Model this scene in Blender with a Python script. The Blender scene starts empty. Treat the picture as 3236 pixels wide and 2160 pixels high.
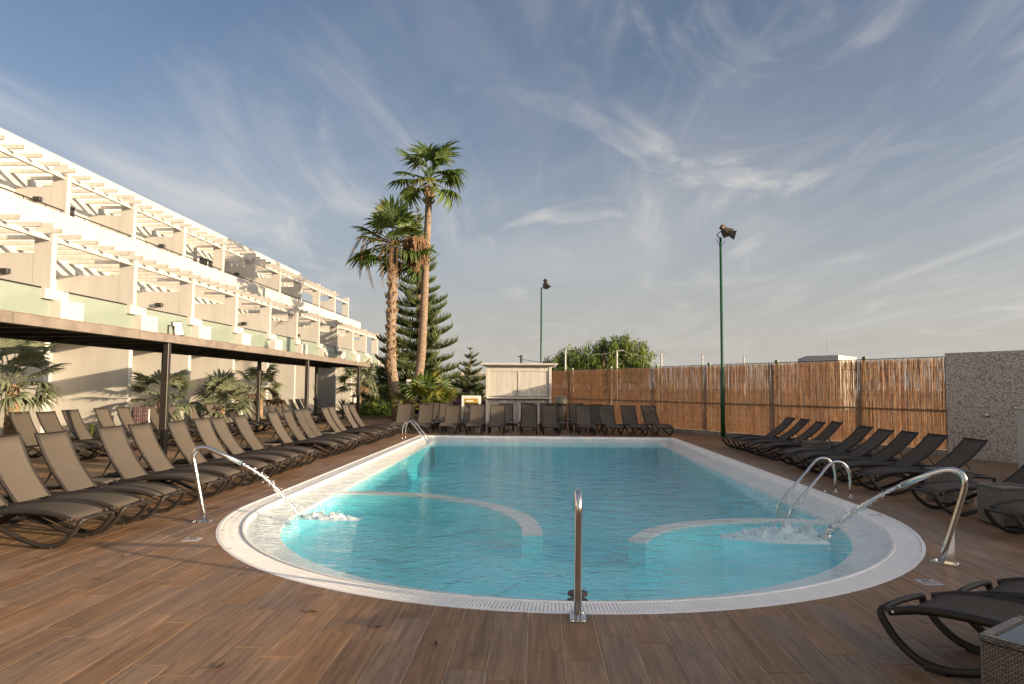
import bpy, math, random
from mathutils import Vector, Matrix, noise as mnoise
R = math.radians
rnd = random.Random(7)

# ------------------------------------------------------------------ camera
scene = bpy.context.scene
COL = scene.collection
CAMH = 1.7
FPX, YAW, PITCH, ROLL = 2157.0, 0.03741947, 0.06651500, 0.00678246
def cam_axes():
    f = Vector((-math.sin(YAW)*math.cos(PITCH), math.cos(YAW)*math.cos(PITCH), math.sin(PITCH)))
    r = Vector((math.cos(YAW), math.sin(YAW), 0)); u = r.cross(f)
    c, s = math.cos(ROLL), math.sin(ROLL)
    return c*r + s*u, -s*r + c*u, f
CR, CU, CF = cam_axes()
camd = bpy.data.cameras.new('camera'); cam = bpy.data.objects.new('camera', camd); COL.objects.link(cam)
camd.sensor_fit = 'HORIZONTAL'; camd.sensor_width = 36.0; camd.lens = FPX/3236*36
camd.clip_start = 0.05; camd.clip_end = 6000
m3 = Matrix((CR, CU, -CF)).transposed()
cam.matrix_world = Matrix.Translation((0, 0, CAMH)) @ m3.to_4x4()
scene.camera = cam

# pixel (photo shown at 2349 px wide) -> point on a known plane
PS = 3236/2349
def ray(x, y): return CR*((x*PS-1618)/FPX) - CU*((y*PS-1080)/FPX) + CF
def gv(x, y, z=0.0):
    d = ray(x, y); t = (z-CAMH)/d.z; return Vector((d.x*t, d.y*t, z))
def atY(x, y, Y):
    d = ray(x, y); t = Y/d.y; return Vector((d.x*t, Y, d.z*t+CAMH))

# ------------------------------------------------------------------ light
SUN_AZ = Vector((0.924, -0.384)); SUN_EL = R(9.8)
world = bpy.data.worlds.new('World'); scene.world = world; world.use_nodes = True
def build_world():
    nt = world.node_tree; N = nt.nodes; L = nt.links; N.clear()
    out = N.new('ShaderNodeOutputWorld'); bg = N.new('ShaderNodeBackground')
    sky = N.new('ShaderNodeTexSky'); sky.sky_type = 'NISHITA'; sky.sun_disc = False
    sky.sun_elevation = SUN_EL; sky.sun_rotation = math.atan2(SUN_AZ.x, SUN_AZ.y)
    sky.altitude = 0; sky.air_density = 0.75; sky.dust_density = 6.5; sky.ozone_density = 1.8
    bg.inputs['Strength'].default_value = 0.12
    tc = N.new('ShaderNodeTexCoord'); sep = N.new('ShaderNodeSeparateXYZ'); L.new(tc.outputs['Generated'], sep.inputs[0])
    def math_(op, a, b=None, clamp=False):
        n = N.new('ShaderNodeMath'); n.operation = op; n.use_clamp = clamp
        for i, v in enumerate((a, b)):
            if v is None: continue
            if isinstance(v, (int, float)): n.inputs[i].default_value = v
            else: L.new(v, n.inputs[i])
        return n.outputs[0]
    zz = math_('ADD', math_('MAXIMUM', sep.outputs['Z'], 0.0), 0.10)
    px = math_('DIVIDE', sep.outputs['X'], zz); py = math_('DIVIDE', sep.outputs['Y'], zz)
    comb = N.new('ShaderNodeCombineXYZ'); L.new(px, comb.inputs[0]); L.new(py, comb.inputs[1])
    def layer(rot, scl, nscale, detail, dist, lo, hi, seed, rough=0.6):
        mp = N.new('ShaderNodeMapping'); L.new(comb.outputs[0], mp.inputs[0])
        mp.inputs['Rotation'].default_value = (0, 0, R(rot)); mp.inputs['Scale'].default_value = scl
        mp.inputs['Location'].default_value = (seed, seed*0.7, 0)
        n = N.new('ShaderNodeTexNoise'); L.new(mp.outputs[0], n.inputs['Vector'])
        n.inputs['Scale'].default_value = nscale; n.inputs['Detail'].default_value = detail
        n.inputs['Roughness'].default_value = rough; n.inputs['Distortion'].default_value = dist
        mr = N.new('ShaderNodeMapRange'); mr.interpolation_type = 'SMOOTHSTEP'
        L.new(n.outputs['Fac'], mr.inputs[0]); mr.inputs[1].default_value = lo; mr.inputs[2].default_value = hi
        return mr.outputs[0]
    mask = layer(0, (1, 1, 1), 0.45, 2, 0.3, 0.27, 0.52, 5.4)
    wisps = layer(14, (1.5, 0.42, 1), 0.85, 10, 2.1, 0.41, 0.82, 11.0, 0.58)
    curls = layer(-30, (1.0, 0.62, 1), 1.1, 9, 2.6, 0.49, 0.76, 19.0, 0.58)
    mask2 = layer(0, (1, 1, 1), 0.65, 2, 0.3, 0.40, 0.60, 8.1)
    veil = layer(24, (0.8, 0.5, 1), 0.55, 7, 1.0, 0.38, 0.75, 27.0, 0.55)
    a = math_('MAXIMUM', math_('MULTIPLY', wisps, mask), math_('MULTIPLY', curls, mask2))
    b = math_('MULTIPLY', veil, 0.34)
    cl = math_('MINIMUM', math_('ADD', math_('MULTIPLY', a, 0.64), b), 0.85)
    # thicker, paler air towards the horizon, the same all round; clouds and haze take part of their light from the sky behind them
    def lift(col, gain, add, fac):
        ml = N.new('ShaderNodeMix'); ml.data_type = 'RGBA'; ml.blend_type = 'MULTIPLY'; ml.inputs['Factor'].default_value = 1.0
        bw = N.new('ShaderNodeRGBToBW'); L.new(sky.outputs[0], bw.inputs[0]); g = math_('MULTIPLY', bw.outputs[0], gain)
        cc = N.new('ShaderNodeCombineXYZ'); 
        for i in range(3): L.new(math_('ADD', math_('MULTIPLY', g, add[3+i]), add[i]), cc.inputs[i])
        mx = N.new('ShaderNodeMix'); mx.data_type = 'RGBA'; L.new(fac, mx.inputs['Factor']); L.new(col, mx.inputs['A']); L.new(cc.outputs[0], mx.inputs['B']); return mx.outputs['Result']
    hz = math_('POWER', math_('SUBTRACT', 1.0, math_('MINIMUM', math_('MAXIMUM', sep.outputs['Z'], 0.0), 1.0)), 5.5)
    c1 = lift(sky.outputs[0], 0.7, (3.25, 3.08, 2.80, 1.02, 1.0, 0.96), math_('MULTIPLY', hz, 0.88))
    c2 = lift(c1, 0.7, (2.55, 2.44, 2.33, 1.03, 1.0, 0.97), cl)
    L.new(c2, bg.inputs['Color']); L.new(bg.outputs[0], out.inputs['Surface'])
build_world()
sund = bpy.data.lights.new('sun', 'SUN'); sun = bpy.data.objects.new('sun', sund); COL.objects.link(sun)
sund.energy = 5.0; sund.angle = R(0.53); sund.color = (1.0, 0.76, 0.49)
sdir = Vector((SUN_AZ.x*math.cos(SUN_EL), SUN_AZ.y*math.cos(SUN_EL), math.sin(SUN_EL))).normalized()
sun.rotation_euler = (-sdir).to_track_quat('-Z', 'Y').to_euler(); sun.location = sdir*50
vs = scene.view_settings
vs.view_transform = 'Standard'; vs.look = 'None'; vs.gamma = 1.0; vs.exposure = 0.84; vs.use_curve_mapping = False
scene.render.engine = 'CYCLES'
cy = scene.cycles
cy.max_bounces = 8; cy.transparent_max_bounces = 16; cy.diffuse_bounces = 3; cy.glossy_bounces = 4; cy.transmission_bounces = 4
cy.caustics_reflective = False; cy.caustics_refractive = False; cy.sample_clamp_indirect = 6
try: cy.use_denoising = True
except Exception: pass

# ------------------------------------------------------------------ materials
MATS = {}
def nodes_of(name):
    m = bpy.data.materials.new(name); m.use_nodes = True; nt = m.node_tree
    return m, nt, nt.nodes, nt.links, nt.nodes['Principled BSDF']
def mat(name, col, rough=0.7, metal=0.0, var=0.12, vscale=3.0, bump=0.0, bscale=40.0, coords='Object', translucent=0.0, spec=0.5, col2=None, objrand=0.0, stretch=(1, 1, 1)):
    """principled with two octaves of noise on colour, optional bump and leaf translucency"""
    m, nt, N, L, p = nodes_of(name)
    tc = N.new('ShaderNodeTexCoord'); mp = N.new('ShaderNodeMapping'); L.new(tc.outputs[coords], mp.inputs[0]); mp.inputs['Scale'].default_value = stretch
    n1 = N.new('ShaderNodeTexNoise'); n1.inputs['Scale'].default_value = vscale; n1.inputs['Detail'].default_value = 7; n1.inputs['Roughness'].default_value = 0.65
    L.new(mp.outputs[0], n1.inputs['Vector'])
    cr = N.new('ShaderNodeValToRGB'); L.new(n1.outputs['Fac'], cr.inputs[0])
    c = Vector(col[:3]); c2 = Vector(col2) if col2 else c*(1-var*2)
    cr.color_ramp.elements[0].position = 0.32; cr.color_ramp.elements[0].color = (*c2, 1)
    cr.color_ramp.elements[1].position = 0.62; cr.color_ramp.elements[1].color = (*(c*(1+var*0.5)), 1)
    cout = cr.outputs[0]
    if objrand:
        oi = N.new('ShaderNodeObjectInfo'); hsv = N.new('ShaderNodeHueSaturation'); mr = N.new('ShaderNodeMapRange')
        L.new(oi.outputs['Random'], mr.inputs[0]); mr.inputs[3].default_value = 1-objrand; mr.inputs[4].default_value = 1+objrand
        L.new(mr.outputs[0], hsv.inputs['Value']); L.new(cout, hsv.inputs['Color']); cout = hsv.outputs[0]
    L.new(cout, p.inputs['Base Color'])
    p.inputs['Roughness'].default_value = rough; p.inputs['Metallic'].default_value = metal; p.inputs['Specular IOR Level'].default_value = spec
    if bump:
        n2 = N.new('ShaderNodeTexNoise'); n2.inputs['Scale'].default_value = bscale; n2.inputs['Detail'].default_value = 4; L.new(mp.outputs[0], n2.inputs['Vector'])
        b = N.new('ShaderNodeBump'); b.inputs['Strength'].default_value = bump; b.inputs['Distance'].default_value = 0.01
        L.new(n2.outputs['Fac'], b.inputs['Height']); L.new(b.outputs[0], p.inputs['Normal'])
    if translucent:
        tr = N.new('ShaderNodeBsdfTranslucent'); mx = N.new('ShaderNodeMixShader'); mx.inputs[0].default_value = translucent
        L.new(cout, tr.inputs[0]); L.new(p.outputs[0], mx.inputs[1]); L.new(tr.outputs[0], mx.inputs[2]); L.new(mx.outputs[0], N['Material Output'].inputs['Surface'])
    MATS[name] = m; return m
mat('white_wall', (0.54, 0.52, 0.485), 0.85, var=0.055, vscale=1.6, bump=0.15, bscale=60, stretch=(1, 1, 0.22))
mat('white_wood', (0.60, 0.565, 0.52), 0.6, var=0.10, vscale=6, bump=0.3, bscale=30, stretch=(1, 1, 0.15))
mat('white_pool', (0.90, 0.88, 0.855), 0.35, var=0.05, vscale=4, bump=0.1, bscale=80)
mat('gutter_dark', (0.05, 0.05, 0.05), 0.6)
mat('pool_tile', (0.22, 0.87, 0.94), 0.25, var=0.06, vscale=2, spec=0.4)
mat('white_tile', (0.90, 0.885, 0.865), 0.3, var=0.06, vscale=6)
mat('steel', (0.72, 0.70, 0.67), 0.16, 1.0, var=0.03, vscale=8)
mat('dark_frame', (0.026, 0.021, 0.018), 0.5, spec=0.35, var=0.15, vscale=6)
mat('canopy_metal', (0.035, 0.030, 0.027), 0.4, var=0.2, vscale=3)
mat('canopy_fascia', (0.24, 0.20, 0.17), 0.45, var=0.15, vscale=3)
mat('dark_metal', (0.03, 0.03, 0.032), 0.45, var=0.15)
mat('slat_end', (0.28, 0.25, 0.22), 0.7)
mat('green_metal', (0.015, 0.085, 0.035), 0.45, var=0.2, vscale=4)
mat('rust_metal', (0.10, 0.08, 0.062), 0.7, var=0.3, vscale=9)
mat('lamp_white', (0.55, 0.52, 0.47), 0.35, var=0.05)
mat('trunk_grey', (0.26, 0.19, 0.135), 0.9, var=0.25, vscale=5, bump=0.8, bscale=18, stretch=(1, 1, 2.5))
mat('trunk_boot', (0.30, 0.20, 0.115), 0.9, var=0.3, vscale=9, bump=0.6, bscale=30)
mat('pine_bark', (0.22, 0.135, 0.085), 0.9, var=0.3, vscale=8, bump=0.8, bscale=30)
mat('palm_green', (0.085, 0.14, 0.026), 0.5, var=0.25, vscale=4, translucent=0.3, objrand=0.25)
mat('palm_yellow', (0.20, 0.20, 0.030), 0.5, var=0.25, vscale=4, translucent=0.35, objrand=0.2)
mat('palm_dead', (0.25, 0.15, 0.075), 0.8, var=0.3, vscale=6, translucent=0.15)
mat('palm_grey', (0.20, 0.225, 0.135), 0.55, var=0.25, vscale=4, translucent=0.25, objrand=0.2)
mat('pine_green', (0.10, 0.135, 0.042), 0.6, var=0.3, vscale=3, translucent=0.12, objrand=0.25)
mat('leaf_green', (0.21, 0.29, 0.06), 0.5, var=0.35, vscale=1.4, translucent=0.42)
mat('leaf_dark', (0.07, 0.115, 0.028), 0.5, var=0.35, vscale=2.5, translucent=0.25)
mat('leaf_yucca', (0.09, 0.12, 0.03), 0.5, var=0.3, vscale=4, translucent=0.2)
mat('flower_purple', (0.32, 0.11, 0.34), 0.6, var=0.3, vscale=5, translucent=0.35)
mat('reed', (0.70, 0.49, 0.32), 0.75, var=0.35, vscale=9, stretch=(14, 14, 0.7), translucent=0.72, coords='Object')
mat('reed_light', (0.80, 0.64, 0.42), 0.75, var=0.3, vscale=9, stretch=(14, 14, 0.7), translucent=0.5)
mat('reed_dark', (0.46, 0.32, 0.22), 0.8, var=0.35, vscale=9, stretch=(14, 14, 0.7), translucent=0.65)
mat('kerb', (0.30, 0.25, 0.19), 0.85, var=0.2, vscale=3, bump=0.3)
mat('earth', (0.17, 0.125, 0.08), 0.95, var=0.3, vscale=0.6, bump=0.4, bscale=12)
mat('wicker', (0.085, 0.078, 0.07), 0.6, var=0.3, vscale=50, stretch=(1, 1, 1))
mat('glass_dark', (0.02, 0.022, 0.024), 0.08, spec=0.8)
mat('table_top', (0.13, 0.105, 0.085), 0.45)
mat('bin_beige', (0.20, 0.175, 0.13), 0.4, var=0.12)
mat('yellow', (0.42, 0.29, 0.04), 0.5, var=0.05)
mat('red', (0.50, 0.035, 0.03), 0.7, var=0.1)
mat('towel_dark', (0.07, 0.05, 0.055), 0.9, var=0.5, vscale=22, col2=(0.13, 0.06, 0.065))
mat('white_plastic', (0.78, 0.76, 0.73), 0.4, var=0.04)
mat('far_grey', (0.33, 0.35, 0.38), 0.7, var=0.05)
mat('dry_leaf', (0.09, 0.055, 0.028), 0.8, var=0.3, vscale=30)
mat('sign_grey', (0.42, 0.44, 0.46), 0.4, var=0.06)
mat('sign_ink', (0.04, 0.045, 0.06), 0.5)
mat('sign_red', (0.45, 0.10, 0.08), 0.5)
mat('cream_block', (0.70, 0.64, 0.53), 0.8, var=0.05)

def mat_sling():
    m, nt, N, L, p = nodes_of('sling')
    tc = N.new('ShaderNodeTexCoord')
    ch = N.new('ShaderNodeTexNoise'); ch.inputs['Scale'].default_value = 260; ch.inputs['Detail'].default_value = 2; L.new(tc.outputs['Object'], ch.inputs[0])
    n = N.new('ShaderNodeTexNoise'); n.inputs['Scale'].default_value = 4; n.inputs['Detail'].default_value = 5; L.new(tc.outputs['Object'], n.inputs[0])
    mx = N.new('ShaderNodeMix'); mx.data_type = 'RGBA'; mx.inputs['A'].default_value = (0.068, 0.057, 0.048, 1); mx.inputs['B'].default_value = (0.124, 0.105, 0.088, 1)
    ad = N.new('ShaderNodeMath'); ad.operation = 'MULTIPLY_ADD'; L.new(ch.outputs['Fac'], ad.inputs[0]); ad.inputs[1].default_value = 0.7
    ml = N.new('ShaderNodeMath'); ml.operation = 'MULTIPLY'; L.new(n.outputs['Fac'], ml.inputs[0]); ml.inputs[1].default_value = 0.35; L.new(ml.outputs[0], ad.inputs[2])
    L.new(ad.outputs[0], mx.inputs['Factor'])
    oi = N.new('ShaderNodeObjectInfo'); mr = N.new('ShaderNodeMapRange'); L.new(oi.outputs['Random'], mr.inputs[0]); mr.inputs[3].default_value = 0.86; mr.inputs[4].default_value = 1.12
    hs = N.new('ShaderNodeHueSaturation'); L.new(mr.outputs[0], hs.inputs['Value']); L.new(mx.outputs['Result'], hs.inputs['Color'])
    L.new(hs.outputs[0], p.inputs['Base Color']); p.inputs['Roughness'].default_value = 0.85; p.inputs['Specular IOR Level'].default_value = 0.08
    b = N.new('ShaderNodeBump'); b.inputs['Strength'].default_value = 0.3; b.inputs['Distance'].default_value = 0.002; L.new(ch.outputs['Fac'], b.inputs['Height']); L.new(b.outputs[0], p.inputs['Normal'])
    MATS['sling'] = m
mat_sling()

def mat_plank():
    m, nt, N, L, p = nodes_of('plank')
    geo = N.new('ShaderNodeNewGeometry'); oi = N.new('ShaderNodeObjectInfo')
    ad = N.new('ShaderNodeMath'); ad.operation = 'ADD'; L.new(geo.outputs['Random Per Island'], ad.inputs[0]); L.new(oi.outputs['Random'], ad.inputs[1])
    fr = N.new('ShaderNodeMath'); fr.operation = 'FRACT'; L.new(ad.outputs[0], fr.inputs[0])
    off = N.new('ShaderNodeCombineXYZ'); sc = N.new('ShaderNodeMath'); sc.operation = 'MULTIPLY'; L.new(fr.outputs[0], sc.inputs[0]); sc.inputs[1].default_value = 60
    L.new(sc.outputs[0], off.inputs[0]); L.new(sc.outputs[0], off.inputs[1])
    va = N.new('ShaderNodeVectorMath'); va.operation = 'ADD'; L.new(geo.outputs['Position'], va.inputs[0]); L.new(off.outputs[0], va.inputs[1])
    mp = N.new('ShaderNodeMapping'); mp.inputs['Scale'].default_value = (1, 0.055, 1); L.new(va.outputs[0], mp.inputs[0])
    g1 = N.new('ShaderNodeTexNoise'); g1.inputs['Scale'].default_value = 20; g1.inputs['Detail'].default_value = 9; g1.inputs['Roughness'].default_value = 0.66; g1.inputs['Distortion'].default_value = 0.7; L.new(mp.outputs[0], g1.inputs['Vector'])
    g2 = N.new('ShaderNodeTexNoise'); g2.inputs['Scale'].default_value = 70; g2.inputs['Detail'].default_value = 4; L.new(mp.outputs[0], g2.inputs['Vector'])
    cr = N.new('ShaderNodeValToRGB'); L.new(g1.outputs['Fac'], cr.inputs[0])
    e = cr.color_ramp.elements; e[0].position = 0.28; e[0].color = (0.155, 0.080, 0.036, 1); e[1].position = 0.72; e[1].color = (0.39, 0.222, 0.103, 1)
    k = e.new(0.5); k.color = (0.28, 0.15, 0.067, 1)
    mf = N.new('ShaderNodeMix'); mf.data_type = 'RGBA'; mf.blend_type = 'MULTIPLY'; mf.inputs['Factor'].default_value = 0.45
    cr2 = N.new('ShaderNodeValToRGB'); cr2.color_ramp.elements[0].position = 0.3; cr2.color_ramp.elements[0].color = (0.55, 0.52, 0.5, 1); cr2.color_ramp.elements[1].position = 0.6; L.new(g2.outputs['Fac'], cr2.inputs[0])
    L.new(cr.outputs[0], mf.inputs['A']); L.new(cr2.outputs[0], mf.inputs['B'])
    # old footprints, water marks and dust, in world space
    st = N.new('ShaderNodeTexNoise'); st.inputs['Scale'].default_value = 1.7; st.inputs['Detail'].default_value = 9; st.inputs['Roughness'].default_value = 0.68; st.inputs['Distortion'].default_value = 0.6; L.new(geo.outputs['Position'], st.inputs['Vector'])
    crs = N.new('ShaderNodeValToRGB'); crs.color_ramp.elements[0].position = 0.36; crs.color_ramp.elements[0].color = (0.62, 0.60, 0.58, 1); crs.color_ramp.elements[1].position = 0.66; crs.color_ramp.elements[1].color = (1.16, 1.14, 1.13, 1); L.new(st.outputs['Fac'], crs.inputs[0])
    ms = N.new('ShaderNodeMix'); ms.data_type = 'RGBA'; ms.blend_type = 'MULTIPLY'; ms.inputs['Factor'].default_value = 0.55; L.new(mf.outputs['Result'], ms.inputs['A']); L.new(crs.outputs[0], ms.inputs['B'])
    sp = N.new('ShaderNodeTexNoise'); sp.inputs['Scale'].default_value = 5.5; sp.inputs['Detail'].default_value = 5; L.new(geo.outputs['Position'], sp.inputs['Vector'])
    crp = N.new('ShaderNodeValToRGB'); crp.color_ramp.elements[0].position = 0.66; crp.color_ramp.elements[0].color = (1, 1, 1, 1); crp.color_ramp.elements[1].position = 0.73; crp.color_ramp.elements[1].color = (0.5, 0.46, 0.43, 1); L.new(sp.outputs['Fac'], crp.inputs[0])
    mp2 = N.new('ShaderNodeMix'); mp2.data_type = 'RGBA'; mp2.blend_type = 'MULTIPLY'; mp2.inputs['Factor'].default_value = 0.8; L.new(ms.outputs['Result'], mp2.inputs['A']); L.new(crp.outputs[0], mp2.inputs['B']); ms = mp2
    hs = N.new('ShaderNodeHueSaturation'); mr = N.new('ShaderNodeMapRange'); L.new(fr.outputs[0], mr.inputs[0]); mr.inputs[3].default_value = 0.90; mr.inputs[4].default_value = 1.10; L.new(mr.outputs[0], hs.inputs['Value'])
    mr2 = N.new('ShaderNodeMapRange'); f2 = N.new('ShaderNodeMath'); f2.operation = 'FRACT'; L.new(sc.outputs[0], f2.inputs[0]); L.new(f2.outputs[0], mr2.inputs[0]); mr2.inputs[3].default_value = 0.74; mr2.inputs[4].default_value = 0.96; L.new(mr2.outputs[0], hs.inputs['Saturation'])
    L.new(ms.outputs['Result'], hs.inputs['Color']); L.new(hs.outputs[0], p.inputs['Base Color'])
    rr = N.new('ShaderNodeMapRange'); L.new(st.outputs['Fac'], rr.inputs[0]); rr.inputs[1].default_value = 0.3; rr.inputs[2].default_value = 0.7; rr.inputs[3].default_value = 0.36; rr.inputs[4].default_value = 0.58; L.new(rr.outputs[0], p.inputs['Roughness'])
    p.inputs['Specular IOR Level'].default_value = 0.20
    b = N.new('ShaderNodeBump'); b.inputs['Strength'].default_value = 0.35; b.inputs['Distance'].default_value = 0.003; L.new(g1.outputs['Fac'], b.inputs['Height']); L.new(b.outputs[0], p.inputs['Normal'])
    MATS['plank'] = m
mat_plank()
mat('grout', (0.68, 0.52, 0.37), 0.9, var=0.2, vscale=6)

def mat_mosaic():
    m, nt, N, L, p = nodes_of('mosaic')
    tc = N.new('ShaderNodeTexCoord'); sc = N.new('ShaderNodeVectorMath'); sc.operation = 'SCALE'; sc.inputs['Scale'].default_value = 1/0.031; L.new(tc.outputs['Object'], sc.inputs[0])
    fl = N.new('ShaderNodeVectorMath'); fl.operation = 'FLOOR'; L.new(sc.outputs[0], fl.inputs[0])
    frc = N.new('ShaderNodeVectorMath'); frc.operation = 'FRACTION'; L.new(sc.outputs[0], frc.inputs[0])
    s0 = N.new('ShaderNodeSeparateXYZ'); L.new(fl.outputs[0], s0.inputs[0]); c0 = N.new('ShaderNodeCombineXYZ'); L.new(s0.outputs[0], c0.inputs[0]); L.new(s0.outputs[2], c0.inputs[1])
    wn = N.new('ShaderNodeTexWhiteNoise'); L.new(c0.outputs[0], wn.inputs['Vector'])
    cr = N.new('ShaderNodeValToRGB'); cr.color_ramp.interpolation = 'CONSTANT'; L.new(wn.outputs['Value'], cr.inputs[0])
    e = cr.color_ramp.elements; e[0].color = (0.56, 0.49, 0.42, 1); e[1].position = 0.40; e[1].color = (0.34, 0.29, 0.25, 1)
    for pos, c in ((0.58, (0.07, 0.045, 0.035, 1)), (0.72, (0.20, 0.035, 0.025, 1)), (0.86, (0.62, 0.55, 0.48, 1))):
        k = e.new(pos); k.color = c
    s1 = N.new('ShaderNodeSeparateXYZ'); L.new(frc.outputs[0], s1.inputs[0])
    def edge(o):
        a = N.new('ShaderNodeMath'); a.operation = 'SUBTRACT'; L.new(o, a.inputs[0]); a.inputs[1].default_value = 0.5
        b = N.new('ShaderNodeMath'); b.operation = 'ABSOLUTE'; L.new(a.outputs[0], b.inputs[0])
        c = N.new('ShaderNodeMath'); c.operation = 'GREATER_THAN'; L.new(b.outputs[0], c.inputs[0]); c.inputs[1].default_value = 0.36; return c.outputs[0]
    mxx = N.new('ShaderNodeMath'); mxx.operation = 'MAXIMUM'; L.new(edge(s1.outputs[0]), mxx.inputs[0]); L.new(edge(s1.outputs[2]), mxx.inputs[1])
    mx = N.new('ShaderNodeMix'); mx.data_type = 'RGBA'; L.new(mxx.outputs[0], mx.inputs['Factor']); L.new(cr.outputs[0], mx.inputs['A']); mx.inputs['B'].default_value = (0.50, 0.45, 0.40, 1)
    L.new(mx.outputs['Result'], p.inputs['Base Color']); p.inputs['Roughness'].default_value = 0.3
    MATS['mosaic'] = m
mat_mosaic()

def mat_wicker():
    m, nt, N, L, p = nodes_of('wicker_weave')
    tc = N.new('ShaderNodeTexCoord'); w = N.new('ShaderNodeTexBrick'); L.new(tc.outputs['Object'], w.inputs['Vector'])
    mp = N.new('ShaderNodeMapping'); L.new(tc.outputs['Object'], mp.inputs[0]); mp.inputs['Rotation'].default_value = (R(90), 0, 0)
    sx = N.new('ShaderNodeSeparateXYZ'); L.new(tc.outputs['Object'], sx.inputs[0])
    sm = N.new('ShaderNodeMath'); sm.operation = 'ADD'; L.new(sx.outputs[0], sm.inputs[0]); L.new(sx.outputs[1], sm.inputs[1])
    cb = N.new('ShaderNodeCombineXYZ'); L.new(sm.outputs[0], cb.inputs[0]); L.new(sx.outputs[2], cb.inputs[1]); L.new(cb.outputs[0], w.inputs['Vector'])
    w.inputs['Scale'].default_value = 1; w.inputs['Brick Width'].default_value = 0.026; w.inputs['Row Height'].default_value = 0.011; w.inputs['Mortar Size'].default_value = 0.0022
    w.inputs['Color1'].default_value = (0.30, 0.265, 0.225, 1); w.inputs['Color2'].default_value = (0.17, 0.15, 0.13, 1); w.inputs['Mortar'].default_value = (0.02, 0.018, 0.016, 1)
    L.new(w.outputs['Color'], p.inputs['Base Color']); p.inputs['Roughness'].default_value = 0.6
    b = N.new('ShaderNodeBump'); b.inputs['Strength'].default_value = 0.9; b.inputs['Distance'].default_value = 0.004; b.invert = True; L.new(w.outputs['Fac'], b.inputs['Height']); L.new(b.outputs[0], p.inputs['Normal'])
    MATS['wicker_weave'] = m
mat_wicker()

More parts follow.
